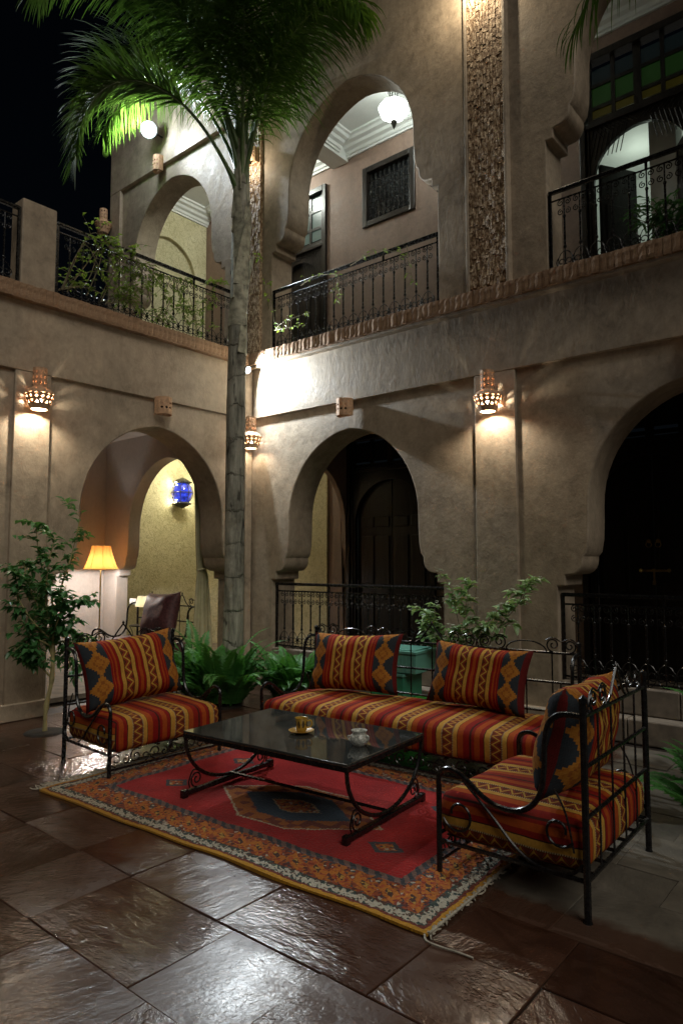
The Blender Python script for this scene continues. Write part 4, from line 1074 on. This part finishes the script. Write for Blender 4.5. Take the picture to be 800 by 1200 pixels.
for k in range(10):
    a = 2*math.pi*k/10; cm.tube(catmull([(.06*math.cos(a), .06*math.sin(a), .44), (.05*math.cos(a), .05*math.sin(a), .48), (.07*math.cos(a), .07*math.sin(a), .52), (.06*math.cos(a), .06*math.sin(a), .56), (.02*math.cos(a), .02*math.sin(a), .575)], 3), .008, 5)
cm.tube([(.063*math.cos(t), .063*math.sin(t), .44) for t in [2*math.pi*i/16 for i in range(16)]], .008, 5, closed=True)
cm.build('crown', M['silver'], ch)
MB().tube([(0, 0, .575), (0, 0, .84)], .006, 6).build('chain', M['silver'], ch)
lamp('lantern_glow', 'POINT', 22, (.90, 1.0, .92), (0, 0, .09), ch, .05)
lamp('lantern_glow_up', 'POINT', 24, (.90, 1.0, .92), (0, 0, .62), ch, .05)
# ceiling spot in the corner bay
sp_ = empty('ceiling_light', (-1.35, 1.25, 8.10), 0, 'small lit ceiling lamp seen through the terrace arch', 'ceiling lamp')
MB().lathe([(.0, -.05), (.05, -.045), (.085, -.015), (.09, .0), (.09, .035)], 18).build('globe', M['opal'], sp_)
lamp('ceiling_glow', 'POINT', 55, (.95, 1.0, .90), (0, 0, -.13), sp_, .06)

# ------------------------------------------------------------------ room behind the left arch
M['shade'] = None
t_ = NT('lit_parchment_shade'); o_ = t_.coord(); x_, y_, z_ = t_.sep(o_)
hl = t_.math('SUBTRACT', 1, t_.math('MULTIPLY', t_.math('ABSOLUTE', t_.math('SUBTRACT', z_, .10)), 4.0), clamp=True)
t_.fin((.50, .25, .08), .8)
tr = t_.node('ShaderNodeBsdfTranslucent'); tr.inputs[0].default_value = (.34, .14, .030, 1)
mx = t_.node('ShaderNodeMixShader'); mx.inputs[0].default_value = .42
t_.l.new(t_.b.outputs[0], mx.inputs[1]); t_.l.new(tr.outputs[0], mx.inputs[2]); t_.l.new(mx.outputs[0], t_.out.inputs[0]); M['shade'] = t_.m
t_ = NT('lit_white_shade'); t_.fin((.75, .70, .58), .8)
tr = t_.node('ShaderNodeBsdfTranslucent'); tr.inputs[0].default_value = (.9, .82, .62, 1)
mx = t_.node('ShaderNodeMixShader'); mx.inputs[0].default_value = .6
t_.l.new(t_.b.outputs[0], mx.inputs[1]); t_.l.new(tr.outputs[0], mx.inputs[2]); t_.l.new(mx.outputs[0], t_.out.inputs[0]); M['shade2'] = t_.m
fl_ = empty('floor_lamp', (-2.82, -.46, .06), 0, 'floor lamp with glowing amber bell shade in the arched room', 'lamp')
MB().lathe([(.15, 0), (.15, .02), (.03, .035), (.012, .06)], 20).build('base', M['brass'], fl_)
MB().tube([(0, 0, .05), (0, 0, 1.62)], .011, 8).build('pole', M['brass'], fl_)
m = MB(); pr_ = [(.255, 1.335), (.222, 1.40), (.188, 1.49), (.158, 1.59), (.135, 1.69)]; seg = 32
for (r_, z_) in pr_:
    for k in range(seg):
        a = 2*math.pi*k/seg; rr = r_*(1+.012*math.cos(8*a)); m.v.append(Vector((rr*math.cos(a), rr*math.sin(a), z_)))
for i in range(len(pr_)-1):
    for k in range(seg): m.f.append((i*seg+k, i*seg+(k+1) % seg, (i+1)*seg+(k+1) % seg, (i+1)*seg+k))
sh = m.build('lamp_shade', M['shade'], fl_, 60)
MB().tube([(.257*math.cos(t), .257*math.sin(t), 1.335) for t in [2*math.pi*i/32 for i in range(32)]], .006, 5, closed=True).build('trim', M['brass'], sh)
for k in range(8): a = 2*math.pi*(k+.5)/8; MB().tube([(r_*1.004*math.cos(a), r_*1.004*math.sin(a), z_) for r_, z_ in pr_], .0035, 4).build('rib', M['brass'], sh)
MB().lathe([(0, -.05), (.03, -.02), (.032, .02), (.015, .06), (0, .065)], 12).build('bulb', M['bulb'], fl_, loc=(0, 0, 1.46))
lamp('shade_glow', 'POINT', 50, (1.0, .94, .88), (0, 0, 1.355), fl_, .035)
sl = empty('table_lamp', (-2.02, -.22, .86), 0, 'small table lamp with pale cream shade beside the maroon cushion', 'lamp')
MB().lathe([(.135, 0), (.10, .15)], 28, cap=False).build('lamp_shade', M['shade2'], sl, 60)
MB().tube([(0, 0, -.26), (0, 0, .08)], .012, 8).lathe([(.07, -.265), (.07, -.25), (.02, -.23)], 16).build('stem', M['brass'], sl)
lamp('shade_glow', 'POINT', 2.2, (1.0, .90, .66), (0, 0, .03), sl, .03)
bt = empty('side_table', (-2.02, -.22, .06), 0, 'small round dark side table under the cream lamp', 'table')
MB().lathe([(.2, .52), (.2, .535), (.0, .535)], 24).build('tabletop', M['wood'], bt); MB().lathe([(.13, 0), (.12, .02), (.025, .05), (.02, .52)], 16).build('pedestal', M['wood'], bt)
# the room's own iron daybed with maroon cushion
iron_seat('iron_daybed', 'iron daybed with scrolled back in the lamp-lit arched room', 1.40, .72, (-1.52, -.56, .06), 0, 'wrought iron seats round the rug', 'daybed')
tag(rounded_cushion(1.36, .70, .2, .05, 'seat_cushion', M['maroon'], None, (-1.52, -.57, .06+.178), 0), 'dark maroon seat cushion on the daybed in the arched room', 'cushion')
tag(pillow(.80, .60, .26, 'pillow', M['maroon'], (-1.36, -.42, .80), (R_(-14), R_(-3), R_(-3)), 9), 'large dark maroon velvet pillow on the daybed', 'pillow')
# light switch
sw = empty('wall_switch', (-2.68, -.001, .90), 0, 'pale double wall socket beside the floor lamp', 'switch')
for k in (0, 1): 
    pl_ = MB().box((k*.1-.045, -.012, -.045), (k*.1+.045, 0, .045)).build('plate', M['white'], sw, 0, .004)
    MB().box((k*.1-.02, -.016, -.02), (k*.1+.02, -.0125, .02)).build('rocker', M['white'], pl_, 0, .002)
# blue glass wall lamp
M['blue'] = None
t_ = NT('lit_cobalt_glass'); o_ = t_.coord(); n_ = t_.noise(o_, 14, 4)
M['blue'] = t_.fin((.01, .02, .2), .08, Emission_Color=t_.ramp(n_, [(.35, (.005, .008, .10)), (.62, (.03, .06, .75)), (.75, (.35, .45, 1.0))]), Emission_Strength=1.1, Coat_Weight=1.0)
bl = empty('blue_lamp', (-3.38, 1.44, 2.74), 0, 'cobalt blue glass wall lamp with metal mounts on the carved wall', 'wall lamp')
MB().lathe([(0, -.20), (.08, -.185), (.15, -.12), (.185, 0), (.15, .12), (.08, .185), (0, .20)], 24).build('globe', M['blue'], bl, 60)
mm = MB()
for k in range(8):
    a = 2*math.pi*k/8; mm.tube([(.19*math.cos(a)*math.cos(t), .19*math.sin(a)*math.cos(t), .205*math.sin(t)) for t in [R_(-85+170*i/12) for i in range(13)]], .006, 5)
mm.tube([(.192*math.cos(t), .192*math.sin(t), 0) for t in [2*math.pi*i/24 for i in range(24)]], .009, 5, closed=True)
mm.build('cage', M['silver'], bl)
for s in (-1, 1):
    cm_ = MB().lathe([(.13, s*.165), (.15, s*.19), (.11, s*.235), (.05, s*.26), (.0, s*.28)], 14, cap=False)
    for k in range(14): a = 2*math.pi*k/14; cm_.tube([(.135*math.cos(a), .135*math.sin(a), s*.18), (.165*math.cos(a), .165*math.sin(a), s*.20)], .010, 4)
    cm_.build('mount', M['silver'], bl)
for k in range(4):
    a = R_(-45 + 90*k); lamp('lamp_glow', 'POINT', 2.6, (1.0, .92, .62), (-.01, .21*math.cos(a), .23*math.sin(a)), bl, .012)
lamp('bay_glow', 'POINT', 42, (1.0, .95, .70), (.75, -.2, .55), bl, .06)
# curtain
cu = empty('curtain', (-.60, -.31, .06), R_(90), 'cream curtain tied back at the side of the arched room', 'curtain')
m = MB(); na, nb_ = 60, 34
for j in range(nb_+1):
    z = 3.35*j/nb_; t = z
    if z > 1.35: f = (z-1.35)/2.0; wd = .13 + .30*f**.8; cx = -.02 + .03*f
    else: f = (1.35-z)/1.35; wd = .13 + .22*f**.6; cx = .02*f
    for i in range(na+1):
        a = -1+2*i/na
        m.v.append(Vector((cx + wd*a*.55, .035*math.sin(a*15 + .6*math.sin(z*1.3)) * (.5+wd) + .01*math.sin(a*37+z), z)))
for j in range(nb_):
    for i in range(na): q = j*(na+1)+i; m.f.append((q, q+1, q+na+2, q+na+1))
m.build('cloth', M['curtain'], cu, 180)
MB().tube([(.085*math.cos(t), .045*math.sin(t), 1.36+.02*math.cos(t)) for t in [2*math.pi*i/20 for i in range(20)]], .014, 6, closed=True).build('tie_band', M['curtain'], cu)

# plastic boxes behind the sofa
def crate(loc, sx, sy, sz, mat, lidmat, label, slots=False, rz=0):
    r = empty('storage_box', loc, rz, label, 'box', 'green plastic boxes behind the sofa')
    m = MB(); t = .008; g = .02
    for (a, b) in (((-sx/2, -sy/2, 0), (sx/2, -sy/2+t, sz)), ((-sx/2, sy/2-t, 0), (sx/2, sy/2, sz)), ((-sx/2, -sy/2+t, 0), (-sx/2+t, sy/2-t, sz)), ((sx/2-t, -sy/2+t, 0), (sx/2, sy/2-t, sz)), ((-sx/2+t, -sy/2+t, 0), (sx/2-t, sy/2-t, t))): m.box(a, b)
    m.build('body', mat, r, 0, .004)
    MB().box((-sx/2-.012, -sy/2-.012, sz), (sx/2+.012, sy/2+.012, sz+.025)).box((-sx/2+.03, -sy/2+.03, sz+.025), (sx/2-.03, sy/2-.03, sz+.034)).build('lid', lidmat, r, 0, .006)
    if slots:
        for i in range(12): xx = -sx/2 + sx*(i+.5)/12; MB().box((xx-.004, -sy/2-.004, .02), (xx+.004, -sy/2-.001, sz-.02)).build('rib', lidmat, r, 0)
    return r
crate((2.86, -.85, 0), .52, .40, .24, M['green'], M['green'], 'bright green plastic box at the bottom of the stack behind the sofa', rz=.06)
crate((2.88, -.84, .276), .36, .32, .20, M['teal_dark'], M['teal'], 'dark green plastic box with lid in the middle of the stack', rz=.02)
crate((2.93, -.80, .512), .48, .40, .17, M['teal'], M['teal'], 'pale teal ribbed plastic box on top of the stack', True, rz=.10)

# ------------------------------------------------------------------ plants
def leaf_to(m, base, d, up, L, W, fold=.25, curl=.15):
    d = d.normalized(); s = d.cross(up)
    if s.length < 1e-3: s = d.orthogonal()
    s.normalize(); n = s.cross(d)
    p1 = base + d*L*.38 + n*L*.04; p2 = base + d*L*.72 - n*L*curl*.35; tip = base + d*L - n*L*curl
    m.add([base, p1 + s*W*.5 + n*W*fold, p1 - s*W*.5 + n*W*fold, p1, p2 + s*W*.36 + n*W*fold*.6, p2 - s*W*.36 + n*W*fold*.6, p2, tip],
          [(0, 3, 1), (0, 2, 3), (3, 6, 4, 1), (2, 5, 6, 3), (6, 7, 4), (5, 7, 6)])
def rand_dir(r, zlo=-1, zhi=1):
    a = r.uniform(0, 2*math.pi); z = r.uniform(zlo, zhi); q = math.sqrt(max(0, 1-z*z)); return Vector((q*math.cos(a), q*math.sin(a), z))

# --- palm fronds
def frond_mesh(p0, d0, L, droop, seed, n=120, leaf=.55, width=.021, pet=.16, hang=.9, spread=1.0):
    """one plumose frond: arching rachis with drooping leaflets; returns (rachis mesh builder, leaf builder)"""
    r = random.Random(seed); P = [Vector(p0)]; D = [Vector(d0).normalized()]; ns = 40; ds = L/ns
    for i in range(ns):
        d = D[-1].copy(); d.z -= droop*ds*(.12 + 1.75*i/ns); d.normalize(); D.append(d); P.append(P[-1] + d*ds)
    rm = MB().tube(P, [max(.0035, .030*(1-i/ns)**1.3 + (.035*(1-i/4)**2 if i < 4 else 0)) for i in range(ns+1)], 6)
    lm = MB()
    for k in range(n):
        t = pet + (1-pet)*(k+.5)/n; f = t*ns; i = min(ns-1, int(f)); base = P[i].lerp(P[i+1], f-i); tan = D[i]
        side = tan.cross(Vector((0, 0, 1)))
        if side.length < .05: side = Vector((1, 0, 0))
        side.normalize(); upv = side.cross(tan)
        prof = min(1, (t-pet)/.12 + .35) * (1 - .55*max(0, (t-.62)/.38)**1.5)
        for s in (-1, 1):
            ll = leaf*prof*r.uniform(.8, 1.12)
            roll = r.uniform(-.75, .9)*spread
            out = (side*s*math.cos(roll) + upv*math.sin(roll)) * r.uniform(.8, 1.0) + tan*(.45 + .55*t) * r.uniform(.8, 1.2)
            out.normalize(); q = base.copy(); dd = out; seg = 5; pts = [q.copy()]
            for j in range(seg):
                dd = dd + Vector((0, 0, -hang*(.10+.16*j)))*r.uniform(.8, 1.2); dd.normalize(); q = q + dd*ll/seg; pts.append(q.copy())
            ws = dd.cross(out); 
            if ws.length < .02: ws = side.cross(dd)
            ws = tan - dd*tan.dot(dd)
            if ws.length < .02: ws = upv
            ws.normalize(); wv = [width*.45, width*.5, width*.47, width*.38, width*.24, .0008]
            b0 = len(lm.v)
            for j, pp in enumerate(pts): lm.v.append(pp + ws*wv[j]); lm.v.append(pp - ws*wv[j])
            for j in range(seg): lm.f.append((b0+2*j, b0+2*j+1, b0+2*j+3, b0+2*j+2))
    return rm, lm
def palm(base, top, label, fronds, trunk_r=.112, boots=True, name='palm_tree'):
    r = empty(name, base, 0, label, 'palm tree')
    base = Vector(base); top = Vector(top) - base; H = top.z
    pts = []; rs = []; n = 60; rr = random.Random(4)
    for i in range(n+1):
        t = i/n; z = H*t
        rad = trunk_r*(1.18 - .18*min(1, t*6)) * (1 - .38*max(0, t-.50)/.50)
        rad *= 1 + .025*noise.noise(Vector((0, 1, z*2.2))) + (.05 if (z*2.6) % 1 < .08 else 0)
        pts.append(Vector((top.x*t**1.6 + .012*math.sin(z*1.3), top.y*t**1.6, z))); rs.append(rad)
    MB().tube(pts, rs, 18).build('trunk', M['bark'], r, 50)
    if boots:
        # old leaf bases: long clasping straps, split and peeling outwards
        for k in range(13):
            z0 = H*(.60 + .025*k); a = k*2.4 + .5; L = rr.uniform(.75, 1.15); t0 = z0/H
            c = Vector((top.x*t0**1.6, top.y*t0**1.6, z0)); e = Vector((math.cos(a), math.sin(a), 0)); sd_ = Vector((-math.sin(a), math.cos(a), 0))
            m = MB(); N = 9; peel = rr.choice((.01, .02, .03, .05, .12))
            for i in range(N):
                t = i/(N-1); w_ = .095*(1-t)**.7 + .02; off = trunk_r*(1 - .38*max(0, min(1, (z0+L*t)/H)-.5)/.5)*.92 + .012 + peel*t*t
                cz = c + Vector((top.x*((z0+L*t)/H)**1.6 - top.x*t0**1.6, top.y*((z0+L*t)/H)**1.6 - top.y*t0**1.6, L*t))
                for q in (-1, -.5, 0, .5, 1):
                    dep = off - .055*(q*q)*(1-t*.7)
                    m.v.append(cz + e*dep + sd_*w_*q)
                for q in (1, .5, 0, -.5, -1):
                    dep = off - .055*(q*q)*(1-t*.7) - .014
                    m.v.append(cz + e*dep + sd_*w_*q*.95)
            for i in range(N-1):
                for q in range(10): m.f.append((i*10+q, i*10+(q+1) % 10, (i+1)*10+(q+1) % 10, (i+1)*10+q))
            m.f.append(tuple(range(10))); m.f.append(tuple((N-1)*10+q for q in range(9, -1, -1)))
            m.build('leaf_base', M['boot'], r, 50)
    for k, fr_ in enumerate(fronds):
        hd = Vector((fr_[1][0], fr_[1][1], 0)); o0 = Vector(fr_[0]) - base + hd*.10 + Vector((0, 0, -.30 + .06*((k*7) % 11)))
        rm, lm = frond_mesh(o0, *fr_[1:4], seed=100+k, **(fr_[4] if len(fr_) > 4 else {}))
        f = rm.build('frond', M['petiole'], r, 60); lm.build('leaflets', M['frond'], f, 0)
    return r
PB = Vector((.63, -.86, 0)); PT = Vector((.66, -.82, 6.55))
CR = PT + Vector((0, 0, -.30))
L_ = -_R; T_ = -_Fh                      # leftwards and towards the court, in world terms
def dirv(l, t, z): return (L_*l + T_*t + Vector((0, 0, z)))
FR = [
 # (start, direction, length, droop, options)
 (CR, dirv(.50, .30, 1.0), 2.95, 1.60, dict(leaf=.70, hang=.12, n=230, pet=.36, spread=.40)),      # the lit frond arching over to the left
 (CR, dirv(.44, .02, 1.0), 3.0, 1.30, dict(leaf=.70, hang=.35, n=220, pet=.30, spread=.7)),
 (CR, dirv(.24, .16, 1.0), 3.4, .90, dict(leaf=.82, hang=.7, n=230, pet=.20)),
 (CR, dirv(.12, .26, 1.0), 3.3, .95, dict(leaf=.84, hang=.8, n=230, pet=.18)),
 (CR, dirv(-.30, .06, 1.0), 3.0, .50, dict(leaf=.80, hang=.8, n=220, pet=.24)),              # stout stalk rising to the right
 (CR, dirv(-.04, .26, 1.0), 3.3, .90, dict(leaf=.84, hang=.8, n=230, pet=.18)),
 (CR, dirv(-.17, .24, 1.0), 3.1, .95, dict(leaf=.84, hang=.8, n=230, pet=.20)),
 (CR, dirv(.10, .06, 1.0), 3.2, .80, dict(leaf=.80, hang=.8, n=220, pet=.18)),
 (CR, dirv(-.22, .16, 1.0), 2.8, 1.15, dict(leaf=.80, hang=.8, n=220, pet=.24)),
 (CR, dirv(.34, .24, 1.0), 3.4, 1.00, dict(leaf=.78, hang=.6, n=220, pet=.26)),
 (CR, dirv(.40, -.30, 1.0), 3.9, .62, dict(leaf=.70, hang=.9, n=190, pet=.36)),
 (CR, dirv(-.10, -.10, 1.0), 3.0, .9, dict(leaf=.76, n=180, pet=.20, hang=.7)),
 (CR, dirv(.16, -.10, 1.0), 3.0, .9, dict(leaf=.76, n=180, pet=.20, hang=.7)),
]
palm(PB, PT, 'tall palm tree with ringed grey trunk growing in the wall corner', FR)
PB2 = Vector((7.7, -1.7, 0)); PT2 = Vector((7.6, -1.65, 6.1)); C2 = PT2
palm(PB2, PT2, 'palm tree whose hanging leaflets droop before the coloured glass door', [
 (C2, (-.95, .08, .42), 3.0, .62, dict(leaf=.62, hang=1.6, n=70, width=.013)), (C2, (-.7, -.6, .7), 2.0, .9, dict(leaf=.6, n=60)), (C2, (.4, .8, .8), 2.4, .9, dict(leaf=.6, n=50)),
 (C2, (.8, -.3, .8), 2.4, .9, dict(leaf=.6, n=50)), (C2, (0, -.8, .9), 2.4, .9, dict(leaf=.6, n=50))], boots=False)

# --- ferns
def fern_mesh(seed, L):
    r = random.Random(seed); m = MB(); P = [Vector((0, 0, 0))]; d = Vector((.42, 0, 1)).normalized(); n = 26; ds = L/n
    for i in range(n):
        d.z -= .055*(.4+1.4*i/n) * (1 + .3*r.random()); d.y += r.uniform(-.02, .02); d.normalize(); P.append(P[-1] + d*ds)
    m.tube(P, [.0035*(1-i/(n+2)) for i in range(n+1)], 4)
    for i in range(2, n+1):
        t = i/n; w_ = .092*math.sin(math.pi*min(1, .12+.88*t)**.75)*1.05 + .006
        tan = (P[i]-P[i-1]).normalized(); side = Vector((0, 1, 0)); up = side.cross(tan)*-1
        for s in (-1, 1):
            for half in (0, .5):
                b = P[i-1].lerp(P[i], half); dd = (side*s + tan*.32 + Vector((0, 0, -.18)) + up*r.uniform(-.1, .1)).normalized(); wl2 = w_*r.uniform(.85, 1.1)
                q = b + dd*wl2*.5; m.add([b, q + tan*.0098, b + dd*wl2, q - tan*.0098], [(0, 1, 2, 3)])
    return m.mesh('frond', M['fern'], 0)
FM = [fern_mesh(i, .42 + .07*(i % 5)) for i in range(7)]
def fern(loc, label, n, seed, spread=.1, sc=1.0, tall=1.0):
    r = random.Random(seed); e = empty('fern', loc, 0, label, 'fern', 'ferns at the foot of the walls')
    for k in range(n):
        a = 2.4*k + r.uniform(-.4, .4); q = spread*math.sqrt(r.random()); s = sc*r.uniform(.75, 1.15)
        o = link('frond', FM[r.randrange(7)], e, (q*math.cos(a), q*math.sin(a), .03), 0, (r.uniform(-.15, .15), r.uniform(-.5, .35)*tall, a))
        o.scale = (s, s, s)
    m = MB().lathe([(0, .05), (.12, .04), (.2, .0), (.2, -.02)], 16); m.build('root_mound', M['soil'], e)
    return e
fern((.98, -1.28, 0), 'bushy green fern against the palm trunk beside the armchair', 64, 1, .2, 1.25)
fern((1.34, -.62, 0), 'bushy green fern between the palm trunk and the sofa', 60, 2, .2, 1.2)
fern((.36, -1.12, 0), 'tall fern behind the palm under the cream curtain', 44, 3, .16, 1.3)
fern((5.80, -1.72, 0), 'green fern spreading over the paving behind the armchair', 40, 4, .14, 1.1)
fern((5.92, -1.15, 0), 'upright fern below the dark door railing', 30, 6, .12, 1.25)

# --- leafy shrubs built from a branching skeleton
def branchy(root, mat_wood, mat_leaf, stems, leafL, leafW, nleaf, seed, nm='crown', jitter=.12, flowers=0, wood_r=.008, droop=.1):
    r = random.Random(seed); tw = MB(); lf = MB(); fl = MB()
    for st in stems:
        pts = catmull(st, 5); n = len(pts); tw.tube(pts, [max(.002, wood_r*(1-.75*i/n)) for i in range(n)], 6)
        subs = []
        for i in range(2, n):
            if r.random() < .75:
                d = ((pts[i]-pts[i-1]).normalized()*.5 + rand_dir(r, -.35, .7)).normalized(); L = jitter*r.uniform(.6, 1.9)
                sub = [pts[i], pts[i] + d*L*.5 + Vector((0, 0, .01)), pts[i] + d*L + Vector((0, 0, -.02))]; tw.tube(sub, [.003, .0025, .0015], 4); subs.append(sub)
        for sub in subs + [pts[n//3:]]:
            for k in range(nleaf):
                i = r.randrange(len(sub)-1); b = sub[i].lerp(sub[i+1], r.random())
                d = ((sub[i+1]-sub[i]).normalized()*.5 + rand_dir(r, -.6, .45)); d.z -= droop
                L = leafL*r.uniform(.65, 1.2); leaf_to(lf, b, d, Vector((r.uniform(-.3, .3), r.uniform(-.3, .3), 1)), L, leafW*L/leafL)
            if flowers and r.random() < flowers:
                for q in range(7):
                    b = sub[-1] + rand_dir(r)*.04
                    for z in range(5):
                        a = z*1.257; dd = Vector((math.cos(a), math.sin(a), .3)); leaf_to(fl, b, dd, Vector((0, 0, 1)), .020, .016, .1, 0)
    tw.build('branch', mat_wood, root); c = lf.build(nm, mat_leaf, root, 0)
    if fl.f: fl.build('blossom', M['flower'], root, 0)
    return c
# small tree by the left wing
T0 = Vector((.63, -3.03, 0))
tree = empty('small_tree', T0, 0, 'slender young tree with glossy dark leaves and pale trunk beside the armchair', 'tree')
MB().tube(catmull([(0, 0, -.01), (.01, .0, .22), (.03, .035, .46), (.02, .04, .70), (.0, .03, .95)], 6), [.024, .022, .020, .018, .017, .017]*4 + [.014], 8).build('trunk', M['tree_bark'], tree)
def tv(l, u, z): return Vector((0, 0, z)) + _R*l + _Fh*u
branchy(tree, M['tree_bark'], M['leaf'], [
  [tv(.03, .03, .9), tv(.0, .05, 1.2), tv(-.10, .0, 1.55), tv(-.16, .05, 1.86)],
  [tv(.03, .03, .92), tv(.10, .0, 1.25), tv(.18, .05, 1.6), tv(.25, .05, 1.96)],
  [tv(.03, .03, .85), tv(.02, -.10, 1.15), tv(.05, -.16, 1.45), tv(.10, -.15, 1.72)],
  [tv(.02, .03, .8), tv(-.10, .06, 1.05), tv(-.20, .03, 1.30), tv(-.26, .05, 1.52)],
  [tv(.03, .03, .78), tv(.12, .05, .98), tv(.22, .0, 1.08), tv(.28, .03, 1.14)],
  [tv(.02, .03, .8), tv(-.10, -.12, 1.0), tv(-.2, -.16, 1.2), tv(-.26, -.1, 1.4)],
  [tv(.02, .03, .72), tv(-.06, .1, .9), tv(-.14, .16, 1.1), tv(-.22, .14, 1.28)],
  [tv(.03, .03, .75), tv(.1, -.1, .9), tv(.16, -.14, 1.05), tv(.2, -.12, 1.3)],
  [tv(.03, .03, .75), tv(.10, .10, .78), tv(.15, .10, .68), tv(.17, .08, .55)], [tv(.02, .03, .75), tv(-.08, -.06, .82), tv(-.13, -.08, .78), tv(-.15, -.08, .7)],
  [tv(.03, .03, .8), tv(.12, -.02, .92), tv(.2, -.04, .9), tv(.26, -.03, .82)],
  [tv(.02, .03, .48), tv(-.08, .0, .60), tv(-.17, -.02, .68)]], .088, .046, 14, 5, jitter=.12, wood_r=.010)
MB().lathe([(0, .012), (.14, .010), (.17, .004), (.18, -.004)], 18).build('soil_patch', M['soil'], tree)
# flowering shrub behind the sofa
S0 = Vector((3.55, -.62, 0))
shrub = empty('flowering_shrub', S0, 0, 'pale green shrub with small white blossoms behind the sofa', 'shrub')
branchy(shrub, M['twig'], M['pale_leaf'], [
  [(0, 0, 0), (-.10, 0, .5), (-.28, -.05, .85), (-.42, -.05, 1.02)],
  [(0, 0, 0), (-.06, .05, .55), (-.16, .05, .95), (-.20, .0, 1.25)],
  [(0, 0, 0), (.0, -.05, .6), (-.04, -.05, 1.0), (.02, -.05, 1.32)],
  [(0, 0, 0), (.08, 0, .55), (.24, 0, .9), (.42, .03, 1.12), (.50, .03, 1.28)],
  [(0, 0, 0), (-.12, -.08, .5), (-.3, -.1, .78), (-.44, -.1, .92)],
  [(0, 0, 0), (.05, -.06, .5), (.14, -.08, .8), (.2, -.08, .98)]],   .098, .058, 10, 11, jitter=.12, flowers=.8, wood_r=.006)
# vines on the terrace and gallery railings
def vine(name, loc, label, stems, n, seed, leafL=.055, jitter=.13):
    e = empty(name, loc, 0, label, 'vine', 'vines on the upper railings')
    branchy(e, M['twig'], M['vine'], stems, leafL, leafL*.5, n, seed, 'foliage', jitter, wood_r=.006, droop=.05)
    return e
rv = random.Random(31)
def vstem(y0, y1, x=.04):
    n = 4; return [(x + rv.uniform(-.06, .06), y0 + (y1-y0)*i/n + rv.uniform(-.05, .05), .08 + .72*rv.random()**(1.0) * (i > 0)) for i in range(n+1)]
vine('climbing_vine', (-.02, -2.3, ZT), 'dense vine tangled through the terrace railing next to the parapet pillar', [vstem(-.35, .55) for _ in range(6)] + [vstem(.1, .95) for _ in range(5)] + [[(.03, -.1, .1), (.05, .05, .6), (.02, .0, .98)]], 6, 33)
vine('climbing_vine', (-.02, -1.2, ZT), 'thin vine with bare twigs along the terrace railing towards the palm', [vstem(-.3, .5) for _ in range(3)] + [[(.03, .3, .7), (.05, .6, .82), (.06, .95, .84)]], 8, 34, jitter=.10)
vine('climbing_vine', (1.2, -.05, ZT), 'sparse vine hanging on the upper railing under the glass lantern', [[(-.3, 0, .72), (.0, -.03, .76), (.3, 0, .70)], [(.5, 0, .75), (.9, -.03, .80), (1.2, 0, .7)], [(.3, 0, .72), (.35, -.03, .5), (.32, -.03, .35)], [(1.3, 0, .75), (1.35, -.03, .5), (1.4, -.03, .3)]], 2, 35, leafL=.05, jitter=.07)
vine('climbing_vine', (.55, -.25, ZT), 'few leafy twigs sprouting past the palm trunk above the ledge', [[(0, .1, .3), (.05, 0, .55), (.06, -.05, .75)], [(0, .1, .2), (.3, -.02, .22), (.7, -.0, .24)], [(0, .1, .2), (.3, -.05, .12), (.6, -.02, .10)], [(-.1, .1, .5), (-.05, -.1, 1.0), (-.03, -.15, 1.1)]], 2, 36, jitter=.05)
e_ = empty('potted_plant', (5.12, .30, ZT), 0, 'leafy plant behind the upper railing by the open door', 'plant')
branchy(e_, M['twig'], M['leaf'], [[(0, 0, 0), (.02*k-.1, -.03, .25), (.10*k-.36, -.10, .42+.02*(k % 3))] for k in range(8)], .14, .030, 5, 40, 'foliage', .08, droop=.2)
